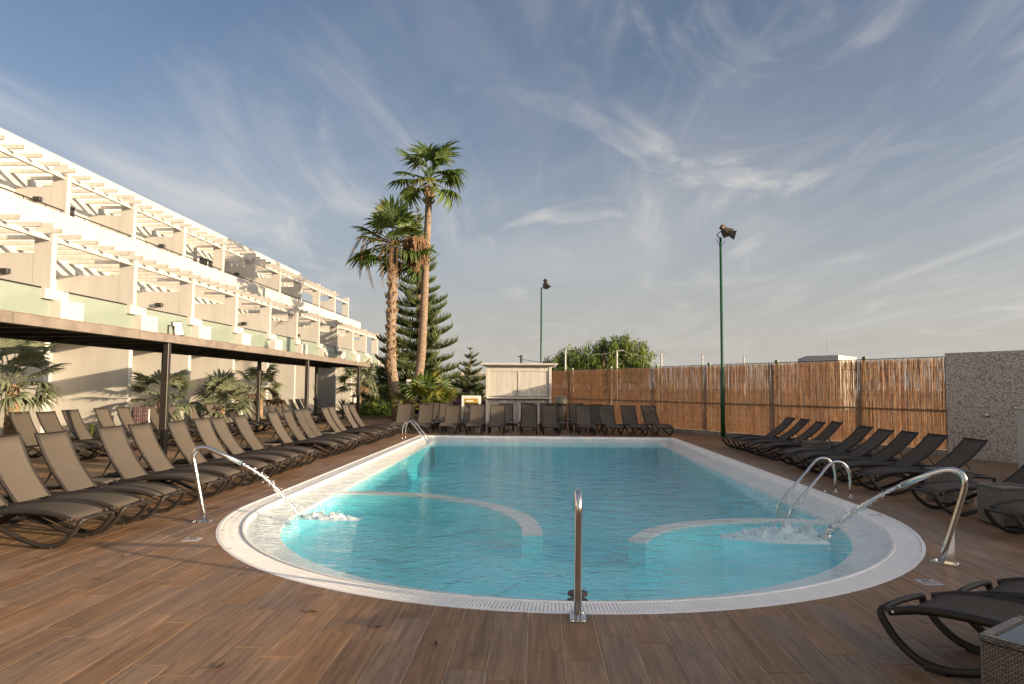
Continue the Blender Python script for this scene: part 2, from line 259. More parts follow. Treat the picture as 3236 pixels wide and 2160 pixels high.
def mat_water():
    m = bpy.data.materials.new('water'); m.use_nodes = True; nt = m.node_tree; N = nt.nodes; L = nt.links; N.clear()
    out = N.new('ShaderNodeOutputMaterial'); geo = N.new('ShaderNodeNewGeometry')
    def nz(scale, detail, stretch, dist):
        mp = N.new('ShaderNodeMapping'); mp.inputs['Scale'].default_value = stretch; L.new(geo.outputs['Position'], mp.inputs[0])
        n = N.new('ShaderNodeTexNoise'); n.inputs['Scale'].default_value = scale; n.inputs['Detail'].default_value = detail; n.inputs['Distortion'].default_value = dist; L.new(mp.outputs[0], n.inputs['Vector']); return n.outputs['Fac']
    b1 = N.new('ShaderNodeBump'); b1.inputs['Strength'].default_value = 1.0; b1.inputs['Distance'].default_value = 0.030; L.new(nz(1.9, 2, (1, 1.3, 1), 0.6), b1.inputs['Height'])
    b2 = N.new('ShaderNodeBump'); b2.inputs['Strength'].default_value = 1.0; b2.inputs['Distance'].default_value = 0.0150; L.new(nz(9.5, 3, (1, 1.5, 1), 0.9), b2.inputs['Height']); L.new(b1.outputs[0], b2.inputs['Normal'])
    fr = N.new('ShaderNodeFresnel'); L.new(b2.outputs[0], fr.inputs['Normal'])
    ir = N.new('ShaderNodeMapRange'); L.new(geo.outputs['Backfacing'], ir.inputs[0]); ir.inputs[3].default_value = 1.33; ir.inputs[4].default_value = 1/1.33; L.new(ir.outputs[0], fr.inputs['IOR'])
    gl = N.new('ShaderNodeBsdfGlossy'); gl.inputs['Roughness'].default_value = 0.02; gl.inputs['Color'].default_value = (1, 1, 1, 1); L.new(b2.outputs[0], gl.inputs['Normal'])
    tr = N.new('ShaderNodeBsdfTransparent'); tr.inputs[0].default_value = (0.93, 0.98, 0.99, 1)
    mx = N.new('ShaderNodeMixShader'); L.new(fr.outputs[0], mx.inputs[0]); L.new(tr.outputs[0], mx.inputs[1]); L.new(gl.outputs[0], mx.inputs[2])
    L.new(mx.outputs[0], out.inputs['Surface'])
    va = N.new('ShaderNodeVolumeAbsorption'); va.inputs['Color'].default_value = (0.10, 0.72, 0.86, 1); va.inputs['Density'].default_value = 0.10; L.new(va.outputs[0], out.inputs['Volume'])
    MATS['water'] = m
    # jets, splashes: clear water, thin
    m, nt, N, L, p = nodes_of('jet_water')
    gl = N.new('ShaderNodeBsdfGlossy'); gl.inputs['Roughness'].default_value = 0.08
    tr = N.new('ShaderNodeBsdfTransparent'); tr.inputs[0].default_value = (0.9, 0.93, 0.94, 1)
    df = N.new('ShaderNodeBsdfDiffuse'); df.inputs[0].default_value = (0.85, 0.88, 0.9, 1)
    a = N.new('ShaderNodeMixShader'); a.inputs[0].default_value = 0.78; L.new(tr.outputs[0], a.inputs[1]); L.new(df.outputs[0], a.inputs[2])
    fz = N.new('ShaderNodeFresnel'); fz.inputs['IOR'].default_value = 1.5
    b = N.new('ShaderNodeMixShader'); L.new(fz.outputs[0], b.inputs[0]); L.new(a.outputs[0], b.inputs[1]); L.new(gl.outputs[0], b.inputs[2])
    L.new(b.outputs[0], N['Material Output'].inputs['Surface']); MATS['jet_water'] = m
    m, nt, N, L, p = nodes_of('foam')
    df = N.new('ShaderNodeBsdfTranslucent'); df.inputs[0].default_value = (0.85, 0.88, 0.9, 1)
    p.inputs['Base Color'].default_value = (0.86, 0.89, 0.9, 1); p.inputs['Roughness'].default_value = 0.5
    tr = N.new('ShaderNodeBsdfTransparent'); geo = N.new('ShaderNodeNewGeometry')
    n = N.new('ShaderNodeTexNoise'); n.inputs['Scale'].default_value = 26; n.inputs['Detail'].default_value = 6; L.new(geo.outputs['Position'], n.inputs['Vector'])
    cr = N.new('ShaderNodeMapRange'); L.new(n.outputs['Fac'], cr.inputs[0]); cr.inputs[1].default_value = 0.24; cr.inputs[2].default_value = 0.42
    a = N.new('ShaderNodeMixShader'); a.inputs[0].default_value = 0.35; L.new(p.outputs[0], a.inputs[1]); L.new(df.outputs[0], a.inputs[2])
    b = N.new('ShaderNodeMixShader'); L.new(cr.outputs[0], b.inputs[0]); L.new(tr.outputs[0], b.inputs[1]); L.new(a.outputs[0], b.inputs[2])
    L.new(b.outputs[0], N['Material Output'].inputs['Surface']); MATS['foam'] = m
    # frosted balcony glass
    m, nt, N, L, p = nodes_of('balcony_glass')
    p.inputs['Base Color'].default_value = (0.42, 0.48, 0.43, 1); p.inputs['Roughness'].default_value = 0.12
    tr = N.new('ShaderNodeBsdfTransparent'); tr.inputs[0].default_value = (0.72, 0.80, 0.72, 1)
    a = N.new('ShaderNodeMixShader'); a.inputs[0].default_value = 0.5; L.new(p.outputs[0], a.inputs[1]); L.new(tr.outputs[0], a.inputs[2]); L.new(a.outputs[0], N['Material Output'].inputs['Surface']); MATS['balcony_glass'] = m
mat_water()

# ------------------------------------------------------------------ mesh helpers
class MB:
    def __init__(s): s.v = []; s.f = []
    def quad(s, a, b, c, d):
        n = len(s.v); s.v += [tuple(a), tuple(b), tuple(c), tuple(d)]; s.f.append((n, n+1, n+2, n+3)); return s
    def poly(s, pts):
        n = len(s.v); s.v += [tuple(p) for p in pts]; s.f.append(tuple(range(n, n+len(pts)))); return s
    def tri(s, a, b, c): return s.poly((a, b, c))
    def box(s, x0, x1, y0, y1, z0, z1, mtx=None):
        P = [Vector(p) for p in ((x0, y0, z0), (x1, y0, z0), (x1, y1, z0), (x0, y1, z0), (x0, y0, z1), (x1, y0, z1), (x1, y1, z1), (x0, y1, z1))]
        if mtx is not None: P = [mtx @ p for p in P]
        n = len(s.v); s.v += [tuple(p) for p in P]
        s.f += [tuple(n+i for i in q) for q in ((3, 2, 1, 0), (4, 5, 6, 7), (0, 1, 5, 4), (1, 2, 6, 5), (2, 3, 7, 6), (3, 0, 4, 7))]; return s
    def bbox(s, x0, x1, y0, y1, z0, z1, b=0.01, mtx=None):
        """box with chamfered edges (top, bottom and upright)"""
        rings = [(b, z0), (0, z0+b), (0, z1-b), (b, z1)]; n = len(s.v)
        for i, z in rings:
            o = [(x0+i+b, y0+i), (x1-i-b, y0+i), (x1-i, y0+i+b), (x1-i, y1-i-b), (x1-i-b, y1-i), (x0+i+b, y1-i), (x0+i, y1-i-b), (x0+i, y0+i+b)]
            for p in o:
                q = Vector((p[0], p[1], z)); s.v.append(tuple(mtx @ q if mtx is not None else q))
        for k in range(3):
            for i in range(8):
                j = (i+1) % 8; s.f.append((n+k*8+i, n+k*8+j, n+k*8+8+j, n+k*8+8+i))
        s.f.append(tuple(n+i for i in reversed(range(8)))); s.f.append(tuple(n+24+i for i in range(8))); return s
    def tube(s, path, r, n=8, cap=True, flat=1.0):
        path = [Vector(p) for p in path]; rs = r if isinstance(r, (list, tuple)) else [r]*len(path)
        up = None; base = len(s.v)
        for i, p in enumerate(path):
            t = (path[min(i+1, len(path)-1)] - path[max(i-1, 0)]).normalized()
            if up is None:
                up = Vector((0, 0, 1)) if abs(t.z) < 0.9 else Vector((1, 0, 0))
            side = t.cross(up)
            if side.length < 1e-6: side = t.orthogonal()
            side.normalize(); up = side.cross(t).normalized()
            for k in range(n):
                a = 2*math.pi*k/n; s.v.append(tuple(p + side*math.cos(a)*rs[i] + up*math.sin(a)*rs[i]*flat))
        for i in range(len(path)-1):
            for k in range(n):
                j = (k+1) % n; s.f.append((base+i*n+k, base+i*n+j, base+(i+1)*n+j, base+(i+1)*n+k))
        if cap:
            s.f.append(tuple(base+k for k in reversed(range(n)))); e = base+(len(path)-1)*n; s.f.append(tuple(e+k for k in range(n)))
        return s
    def lathe(s, prof, n=20, mtx=None):
        base = len(s.v)
        for (r, z) in prof:
            for k in range(n):
                a = 2*math.pi*k/n; q = Vector((r*math.cos(a), r*math.sin(a), z)); s.v.append(tuple(mtx @ q if mtx is not None else q))
        for i in range(len(prof)-1):
            for k in range(n):
                j = (k+1) % n; s.f.append((base+i*n+k, base+i*n+j, base+(i+1)*n+j, base+(i+1)*n+k))
        s.f.append(tuple(base+k for k in reversed(range(n)))); e = base+(len(prof)-1)*n; s.f.append(tuple(e+k for k in range(n)))
        return s
    def mesh(s, name, m, smooth=False):
        me = bpy.data.meshes.new(name); me.from_pydata(s.v, [], s.f); me.update()
        if m: me.materials.append(MATS[m])
        if smooth:
            me.polygons.foreach_set('use_smooth', [True]*len(me.polygons))
        return me
    def build(s, name, m, parent=None, smooth=False, loc=None, rot=None):
        return link(name, s.mesh(name, m, smooth), parent, loc, rot)
def link(name, me, parent=None, loc=None, rot=None):
    o = bpy.data.objects.new(name, me); COL.objects.link(o)
    if parent is not None: o.parent = parent
    if loc is not None: o.location = loc
    if rot is not None: o.rotation_euler = rot
    return o
def tag(o, label=None, cat=None, group=None, kind=None):
    if label: o['label'] = label
    if cat: o['category'] = cat
    if group: o['group'] = group
    if kind: o['kind'] = kind
    return o
def empty(name, loc=(0, 0, 0), rz=0.0):
    o = bpy.data.objects.new(name, None); COL.objects.link(o); o.location = loc; o.rotation_euler = (0, 0, rz); o.empty_display_size = 0.2; return o
KIDS = {}
def copy_tree(o, parent=None):
    c = o.copy(); COL.objects.link(c)
    if parent is not None: c.parent = parent
    for ch in o.children: copy_tree(ch, c)
    return c
def arc(pts, seg=6):
    """smooth (Catmull-Rom) path through points"""
    P = [Vector(p) for p in pts]; out = []
    for i in range(len(P)-1):
        a, b, c, d = P[max(i-1, 0)], P[i], P[i+1], P[min(i+2, len(P)-1)]
        for k in range(seg):
            t = k/seg; out.append(0.5*((2*b) + (c-a)*t + (2*a-5*b+4*c-d)*t*t + (3*b-a-3*c+d)*t**3))
    out.append(P[-1]); return out
ORD = ['first', 'second', 'third', 'fourth', 'fifth', 'sixth', 'seventh', 'eighth', 'ninth', 'tenth', 'eleventh', 'twelfth', 'thirteenth', 'fourteenth', 'fifteenth', 'sixteenth', 'seventeenth', 'eighteenth', 'nineteenth', 'twentieth', 'twenty-first', 'twenty-second']

# ------------------------------------------------------------------ pool and deck
XL, XR, YF, YC, RY = -4.147, 4.751, 24.03, 9.883, 4.60
XC = (XL+XR)/2; RX = (XR-XL)/2
def near_edge(x):
    t = (x-XC)/RX; return YC - RY*math.sqrt(max(0.0, 1-t*t))
def loop(o, z, nside=44, narc=110, nfar=24):
    pts = []
    for i in range(nside): t = i/nside; pts.append((XL+o, (YF-o)+(YC-(YF-o))*t, z))
    for i in range(narc): a = math.pi*i/narc; pts.append((XC-(RX-o)*math.cos(a), YC-(RY-o)*math.sin(a), z))
    for i in range(nside): t = i/nside; pts.append((XR-o, YC+((YF-o)-YC)*t, z))
    for i in range(nfar): t = i/nfar; pts.append((XR-o+(XL-XR+2*o)*t, YF-o, z))
    return pts
def strip(mb, A, B):
    n = len(A)
    for i in range(n):
        j = (i+1) % n; mb.quad(A[i], A[j], B[j], B[i])
    return mb
pool = empty('swimming_pool', (XC, YC, 0)); tag(pool, kind='structure')
def pool_part(name, mb, m, smooth=False, kind=None):
    o = mb.build(name, m, None, smooth); o.parent = pool; o.matrix_parent_inverse = Matrix.Translation((-XC, -YC, 0)); 
    if kind: o['kind'] = kind
    return o
WZ = -0.030
mb = MB(); strip(mb, loop(-0.002, -0.3), loop(-0.002, 0.002)); strip(mb, loop(-0.002, 0.002), loop(0.035, 0.002)); strip(mb, loop(0.035, 0.002), loop(0.035, -0.10)); pool_part('coping_edge', mb, 'white_pool')
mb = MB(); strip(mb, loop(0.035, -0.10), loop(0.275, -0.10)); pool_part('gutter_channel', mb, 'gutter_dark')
mb = MB(); strip(mb, loop(0.275, -0.10), loop(0.275, 0.0)); strip(mb, loop(0.275, 0.0), loop(0.285, 0.006)); strip(mb, loop(0.285, 0.006), loop(0.315, 0.0)); strip(mb, loop(0.315, 0.0), loop(0.335, -0.045))
strip(mb, loop(0.335, -0.045), loop(0.72, -0.115)); strip(mb, loop(0.72, -0.115), loop(0.722, -0.16)); pool_part('pool_ledge', mb, 'white_tile')
# overflow grating: bars one after another along the whole edge
def bars():
    mb = MB(); A = loop(0.037, 0.0, 44, 110, 24); B = loop(0.273, 0.0, 44, 110, 24); n = len(A); step = 0.034
    for i in range(n):
        j = (i+1) % n; a0, a1, b0, b1 = (Vector(A[i]), Vector(A[j]), Vector(B[i]), Vector(B[j])); ln = (a1-a0).length; k = max(1, round(ln/step))
        near = a0.y < 9.5
        for q in range(k):
            t0 = (q+0.10)/k; t1 = (q+0.90)/k
            rows = 5 if near else 1
            prev = None
            for r in range(rows+1):
                u = r/rows; w = (0.14/k if r % 2 else -0.14/k) if near else 0.0
                p = a0.lerp(a1, t0+w).lerp(b0.lerp(b1, t0+w), u); s = a0.lerp(a1, t1+w).lerp(b0.lerp(b1, t1+w), u)
                p.z = s.z = -0.004
                if prev:
                    mb.quad(prev[0], prev[1], s, p)
                    d = Vector((0, 0, 0.02)); mb.quad(prev[0], p, p-d, prev[0]-d); mb.quad(prev[1]-d, s-d, s, prev[1])
                prev = (p, s)
    return mb
pool_part('overflow_grating', bars(), 'white_pool', kind='stuff')
# basin
CL, RL = (-3.05, 8.62), 3.0; CRr, RRr = (3.22, 7.35), 2.28
def floor_z(x, y):
    t = max(0.0, min(1.0, (y-8.0)/4.5)); return -0.45 - 0.42*t*t*(3-2*t)
for (c, r) in ((CL, RL), (CRr, RRr)):
    pool_part('basin_floor', MB().poly([(c[0]+r*math.cos(2*math.pi*i/72), c[1]+r*math.sin(2*math.pi*i/72), -0.442) for i in range(72)]), 'pool_tile')
mb = MB(); top = loop(0.722, -0.16); bot = [(p[0], p[1], floor_z(p[0], p[1])-0.02) for p in loop(0.724, 0)]
strip(mb, top, bot); pool_part('pool_wall', mb, 'pool_tile')
mb = MB(); gx = [XL+0.7+i*(XR-XL-1.4)/60 for i in range(61)]; gy = [5.7+i*(YF-0.7-5.7)/110 for i in range(111)]
V = [(x, y, floor_z(x, y)) for y in gy for x in gx]; F = []
for j in range(110):
    for i in range(60):
        a = j*61+i; F.append((a, a+1, a+62, a+61))
mb.v = V; mb.f = F; pool_part('pool_floor', mb, 'pool_tile')
def arc_wall(c, r, th, a0, a1, ztop, zbot, fade=0, n=72):
    mb = MB(); prev = None
    for i in range(n+1):
        a = a0+(a1-a0)*i/n; zt = ztop
        if fade: k_ = max(0.0, 1-abs(a-(a0 if fade < 0 else a1))/R(16)); zt = ztop-0.05*k_*k_
        zb = min(zbot, zt-0.03); d = Vector((math.cos(a), math.sin(a), 0)); cc = Vector((c[0], c[1], 0))
        ring = [cc+d*(r-th/2)+Vector((0, 0, zb)), cc+d*(r-th/2)+Vector((0, 0, zt)), cc+d*(r+th/2)+Vector((0, 0, zt)), cc+d*(r+th/2)+Vector((0, 0, zb))]
        if prev:
            for k in range(3): mb.quad(prev[k], ring[k], ring[k+1], prev[k+1])
        else: mb.poly(ring)
        prev = ring
    mb.poly(list(reversed(prev))); return mb
pool_part('partition_wall', arc_wall(CL, RL, 0.26, R(2), R(112), -0.085, -0.11, -1), 'white_tile')
pool_part('partition_base', arc_wall(CL, RL, 0.256, R(2.1), R(112), -0.100, -1.2, -1), 'pool_tile')
pool_part('partition_wall', arc_wall(CRr, RRr, 0.22, R(62), R(152), -0.085, -0.11, 1), 'white_tile')
pool_part('partition_base', arc_wall(CRr, RRr, 0.216, R(62), R(151.9), -0.100, -1.2, 1), 'pool_tile')
# water body
mb = MB(); W1 = loop(0.322, WZ); n = len(W1)
mb.v = [tuple(p) for p in W1]; mb.f = [tuple(reversed(range(n)))]
W2 = loop(0.322, -1.6); mb.v += W2; mb.f += [(i, (i+1) % n, n+(i+1) % n, n+i) for i in range(n)]; mb.f.append(tuple(n+i for i in range(n)))
wob = mb.build('water', 'water'); tag(wob, kind='structure')
import bmesh
bm = bmesh.new(); bm.from_mesh(wob.data); bmesh.ops.recalc_face_normals(bm, faces=bm.faces); bm.to_mesh(wob.data); bm.free()

# deck of wood-look planks
PW = (XR-XL)/37; PLN = 1.2; GAP = 0.007; D0, D1, DX0, DX1 = -2.0, 38.5, -13.0, 14.0
deck = empty('pool_deck'); tag(deck, kind='structure')
near_cands = []; far = MB(); grout = MB()
def plank_poly(x0, x1, ya, yb, clip):
    n = 6 if clip else 1
    if not clip: return [(x0, ya), (x1, ya), (x1, yb), (x0, yb)]
    xs = [x1+(x0-x1)*i/n for i in range(n+1)]
    topp = [(x, max(ya, min(yb, near_edge(x)-0.004))) for x in xs]
    if max(p[1] for p in topp) <= ya+0.01: return None
    return [(x0, ya), (x1, ya)] + [p for p in topp]
def add_plank(mb, poly, ox=0, oy=0, z=0.0):
    n = len(poly); b = len(mb.v)
    cx = sum(p[0] for p in poly)/n; cyy = sum(p[1] for p in poly)/n
    ins = 0.002
    mb.v += [(p[0]-ox-math.copysign(ins, p[0]-cx), p[1]-oy-math.copysign(ins, p[1]-cyy), z) for p in poly] + [(p[0]-ox, p[1]-oy, z-0.002) for p in poly] + [(p[0]-ox, p[1]-oy, z-0.012) for p in poly]
    mb.f.append(tuple(b+i for i in range(n)))
    for k in range(2):
        for i in range(n):
            j = (i+1) % n; mb.f.append((b+k*n+i, b+k*n+n+i, b+k*n+n+j, b+k*n+j))
i0 = math.floor((DX0-XL)/PW); i1 = math.ceil((DX1-XL)/PW)
for ci in range(i0, i1):
    x0 = XL+ci*PW; x1 = x0+PW; inp = 0 <= ci < 37
    offs = (ci*0.37 + (0.25 if ci % 2 else 0)) % 1.0 * PLN
    segs = []
    if inp: segs = [(D0, 99, True), (YF+0.004, D1, False)]
    else: segs = [(D0, D1, False)]
    # grout bed
    if inp:
        for q in range(3):
            xa = x0+PW*q/3; xb = x0+PW*(q+1)/3; grout.quad((xa, -8, -0.004), (xb, -8, -0.004), (xb, near_edge(xb), -0.004), (xa, near_edge(xa), -0.004))
        grout.quad((x0, YF, -0.004), (x1, YF, -0.004), (x1, 41, -0.004), (x0, 41, -0.004))
    else: grout.quad((x0, -8, -0.004), (x1, -8, -0.004), (x1, 41, -0.004), (x0, 41, -0.004))
    for (sa, sb, clip) in segs:
        lim = max(near_edge(x0), near_edge(x1), near_edge((x0+x1)/2)) if clip else sb
        y = sa - offs if sa < 0 else sa - (0.6 if ci % 2 else 0.2)
        while y < lim:
            ya = max(y, sa); yb = min(y+PLN-GAP, lim if clip else sb); y += PLN
            if yb-ya < 0.02: continue
            cl = clip and yb > min(near_edge(x0), near_edge(x1))-0.01
            poly = plank_poly(x0+GAP/2, x1-GAP/2, ya, yb, cl)
            if poly is None: continue
            my = (ya+yb)/2; mx_ = (x0+x1)/2
            vis = yb > 3.7 and abs(mx_+0.1) < 0.74*yb+0.2
            near_cands.append((math.hypot(mx_, my) if vis else 1e3+my, poly, cl, ya, yb, x0))
near_cands.sort(key=lambda t: t[0]); cache = {}
for k, (d, poly, cl, ya, yb, x0) in enumerate(near_cands):
    if k < 300 and d < 900:
        key = None if cl else round(yb-ya, 4)
        if key is not None and key in cache: me = cache[key]
        else:
            pm = MB(); add_plank(pm, poly, x0, ya); me = pm.mesh('plank', 'plank')
            if key is not None: cache[key] = me
        link('plank', me, deck, (x0, ya, 0))
    else: add_plank(far, poly)
o = far.build('plank_field', 'plank', deck); o['kind'] = 'stuff'
grout.build('grout_bed', 'grout', deck)
# ground sheet round the deck, out to the horizon
mb = MB(); gx0, gx1, gy0, gy1, BIG = XL+i0*PW, XL+i1*PW, -8, 41, 3000
for q in (((-BIG, -BIG), (BIG, gy0)), ((-BIG, gy1), (BIG, BIG)), ((-BIG, gy0), (gx0, gy1)), ((gx1, gy0), (BIG, gy1))):
    (xa, ya), (xb, yb) = q; mb.quad((xa, ya, -0.012), (xb, ya, -0.012), (xb, yb, -0.012), (xa, yb, -0.012))
tag(mb.build('ground', 'earth'), kind='structure')

def wpart(mb, name, m, parent, smooth=False, label=None):
    """a part modelled in world coordinates, parented to an unrotated thing"""
    o = mb.build(name, m, parent, smooth); o.matrix_parent_inverse = Matrix.Translation(-parent.location)
    if label: o['label'] = label
    return o
def wcopy(src, parent, loc):
    c = src.copy(); COL.objects.link(c); c.location = loc; return c

# ------------------------------------------------------------------ terraced white hotel
BAY = 3.82; Y0 = 18.1; XLO, XUP, XBK_LO, XBK_UP = -13.3, -15.9, -15.9, -17.7
hotel = empty('hotel_building', (XLO, Y0, 0)); tag(hotel, 'long white terraced hotel with stepped balconies, fin walls and slatted pergolas', 'building')
KB = range(-8, 11)   # bay walls
YEND_LO = Y0+10*BAY+0.15; YEND_UP = Y0+0.25+11*BAY+0.15
yst = Y0-8*BAY-0.2
mb = MB(); mb.box(XBK_LO-0.3, XBK_LO, yst, YEND_LO+2.0, 0, 7.42); wpart(mb, 'lower_wall', 'white_wall', hotel)
mb = MB(); mb.box(XBK_UP-0.3, XBK_UP, yst, Y0+8.3*BAY, 6.35, 10.12); wpart(mb, 'upper_wall', 'white_wall', hotel)
mb = MB(); mb.box(XBK_UP-8, XBK_UP-0.302, yst, Y0+8.2*BAY, 0, 9.95); wpart(mb, 'rear_block', 'white_wall', hotel)
mb = MB(); mb.box(XBK_UP+0.002, XBK_LO-0.302, yst+.01, YEND_UP, 6.1, 6.4); wpart(mb, 'floor_slab', 'white_wall', hotel)
mb = MB(); mb.box(XBK_LO+0.002, XLO-0.05, yst+.01, YEND_LO, 3.20, 3.45); wpart(mb, 'floor_slab', 'white_wall', hotel)
mb = MB(); mb.box(XBK_LO-0.12, XBK_LO+0.02, YEND_LO+2.002, YEND_UP, 6.402, 7.42); wpart(mb, 'parapet', 'white_wall', hotel)
slat_me_lo = MB().box(XBK_LO+0.01, XLO+0.42, -0.035, 0.035, 5.78, 5.90).mesh('slat', 'white_wood')
slat_me_up = MB().box(XBK_UP+0.01, XUP+0.42, -0.035, 0.035, 8.76, 8.88).mesh('slat', 'white_wood')
cap_lo = MB().box(XLO+0.421, XLO+0.428, -0.032, 0.032, 5.783, 5.897).mesh('slat_end', 'slat_end')
cap_up = MB().box(XUP+0.421, XUP+0.428, -0.032, 0.032, 8.763, 8.877).mesh('slat_end', 'slat_end')
lampm = MB().bbox(-0.13, 0.13, -0.14, 0, -0.07, 0.07, 0.012).mesh('wall_lamp', 'dark_metal')
invT = Matrix.Translation(-hotel.location)
def hlink(name, me, loc):
    o = link(name, me, hotel, loc); o.matrix_parent_inverse = invT; return o
for k in KB:
    y = Y0+k*BAY
    # lower storey: fin wall = tall front post + lower privacy panel behind it
    if y < YEND_LO+0.2:
        mb = MB(); mb.box(XLO-0.50, XLO, y-0.10, y+0.10, 3.452, 6.12); 
        last = k == 10
        if not last: mb.box(XBK_LO+0.002, XLO-0.502, y-0.095, y+0.095, 3.452, 5.30)
        wpart(mb, 'fin_wall', 'white_wall', hotel)
        if k % 2 == 0 and not last and k >= 0:
            hlink('wall_lamp', lampm, (XLO-1.25, y-0.095, 4.78))
        # ground-floor fin
        mb = MB(); mb.box(XBK_LO+0.002, XLO-0.05, y-0.10, y+0.10, 0, 3.198); wpart(mb, 'terrace_wall', 'white_wall', hotel)
        # stepped parapet blocks below each fin
        mb = MB(); mb.box(XLO-0.25, XLO+0.14, y-0.46, y+0.46, 4.0, 4.27); mb.box(XLO-0.05, XLO+0.30, y-0.06, y+0.90, 3.35, 4.02); wpart(mb, 'parapet_block', 'white_wall', hotel)
    # upper storey fin
    yu = y+0.25
    nop = k in (0, 4, 8, 10)
    mb = MB(); mb.box(XUP-0.50, XUP+0.008, yu-0.10, yu+0.10, 6.42, 9.14)
    if not nop: mb.box(XBK_UP+0.002, XUP-0.502, yu-0.095, yu+0.095, 6.402, 8.36)
    wpart(mb, 'fin_wall', 'white_wall', hotel)
    if k in (1, 3, 5): hlink('wall_lamp', lampm, (XUP-0.95, yu-0.095, 7.93))
    if k == 10: continue
    # front beams and slats
    ya, yb = y+0.102, y+BAY-0.102
    if k < 10:
        mb = MB(); mb.box(XLO-0.16, XLO-0.06, ya, yb, 5.63, 5.776); wpart(mb, 'pergola_beam', 'white_wood', hotel)
        for s in range(5):
            ys = y+BAY*(s+0.55)/5
            hlink('slat', slat_me_lo, (0, ys, 0)); hlink('slat_end', cap_lo, (0, ys, 0))
        mb = MB(); mb.box(XLO-0.012, XLO+0.012, ya+0.42, yb+0.12, 3.40, 4.27); wpart(mb, 'balustrade_glass', 'balcony_glass', hotel)
        mb = MB(); mb.box(XLO-0.03, XLO+0.03, ya+0.40, yb-0.35, 4.272, 4.31); wpart(mb, 'handrail', 'dark_frame', hotel)
        # patio doors on both storeys
        for (z0, z1, nm) in ((3.46, 5.55, 'balcony_door'), (0.02, 2.2, 'terrace_door')):
            dr = wpart(MB().box(XBK_LO+0.003, XBK_LO+0.05, y+0.9, y+2.9, z0, z1), nm, 'white_plastic', hotel)
            for q in (0, 1):
                pn = MB().box(XBK_LO+0.052, XBK_LO+0.06, y+0.98+q*0.97, y+1.85+q*0.97, z0+0.08, z1-0.08).build('pane', 'glass_dark', dr)
    mb = MB(); mb.box(XUP-0.16, XUP-0.06, yu+0.102, yu+BAY-0.102, 8.61, 8.756); wpart(mb, 'pergola_beam', 'white_wood', hotel)
    for s in range(5):
        ys = yu+BAY*(s+0.55)/5
        if k == 9: continue
        hlink('slat', slat_me_up, (0, ys, 0)); hlink('slat_end', cap_up, (0, ys, 0))
    mb = MB(); mb.tube([(XUP-0.06, yu+0.11, 7.53), (XUP-0.06, yu+BAY-0.11, 7.53)], 0.022, 6)
    for q in (0.25, 0.5, 0.75): mb.tube([(XUP-0.06, yu+BAY*q, 7.40), (XUP-0.06, yu+BAY*q, 7.53)], 0.014, 5)
    wpart(mb, 'handrail', 'dark_frame', hotel)
    if k < 8:
        dr = wpart(MB().box(XBK_UP+0.003, XBK_UP+0.05, yu+0.9, yu+2.9, 6.42, 8.5), 'balcony_door', 'white_plastic', hotel)
        for q in (0, 1):
            pn = MB().box(XBK_UP+0.052, XBK_UP+0.06, yu+0.98+q*0.97, yu+1.85+q*0.97, 6.5, 8.42).build('pane', 'glass_dark', dr)
mb = MB(); mb.tube([(XUP+0.05, yst, 9.02), (XUP+0.05, yst+0.01, 9.02)], 0.01, 4)

# ------------------------------------------------------------------ black steel canopy
XCF, XCB, CY0, CY1 = -8.3, -10.5, 7.0, 34.4
canopy = empty('shade_canopy', (XCF, 15.18, 0)); tag(canopy, 'low black steel shade canopy with flat reed roof over the rear loungers', 'canopy')
for y in (7.4, 15.18, 24.65, 31.87): wpart(MB().bbox(XCF-0.16, XCF-0.04, y-0.06, y+0.06, 0, 2.66, 0.008), 'post', 'canopy_metal', canopy)
for y in (12.2, 18.71, 25.24, 31.87): wpart(MB().bbox(XCB+0.02, XCB+0.14, y-0.06, y+0.06, 0, 2.62, 0.008), 'post', 'canopy_metal', canopy)
for i in range(8):
    ya = CY0+(CY1-CY0)*i/8; yb = CY0+(CY1-CY0)*(i+1)/8-0.012
    wpart(MB().box(XCF-0.02, XCF+0.03, ya, yb, 2.66, 2.83), 'fascia', 'canopy_fascia', canopy)
wpart(MB().box(XCB-0.03, XCB+0.03, CY0, CY1, 2.60, 2.76), 'rear_beam', 'canopy_metal', canopy)
wpart(MB().box(XCF-0.16, XCF-0.021, CY0, CY1, 2.662, 2.76), 'front_beam', 'canopy_metal', canopy)
nr = 26
for i in range(nr+1):
    y = CY0+0.05+(CY1-CY0-0.1)*i/nr; wpart(MB().box(XCB+0.032, XCF-0.162, y-0.03, y+0.03, 2.66, 2.755), 'rafter', 'canopy_metal', canopy)
mb = MB(); r2 = random.Random(3); x = XCB-0.04
while x < XCF-0.0:
    w = r2.uniform(0.03, 0.07); mb.box(x, x+w, CY0, CY1, 2.765, 2.778+r2.uniform(0, 0.02)); x += w+(r2.uniform(0.004, 0.012) if r2.random() < 0.35 else 0.0008)
wpart(mb, 'roof_cover', 'canopy_metal', canopy)['kind'] = 'stuff'
mb = MB(); y = CY0
while y < CY1:
    ln = r2.uniform(0.5, 1.6); mb.tube([(XCF+0.005+r2.uniform(-.01, .01), y, 2.838+r2.uniform(0, .012)), (XCF+0.005, min(y+ln, CY1), 2.838)], 0.008, 5); y += ln*0.9
wpart(mb, 'reed_edging', 'reed', canopy)['kind'] = 'stuff'
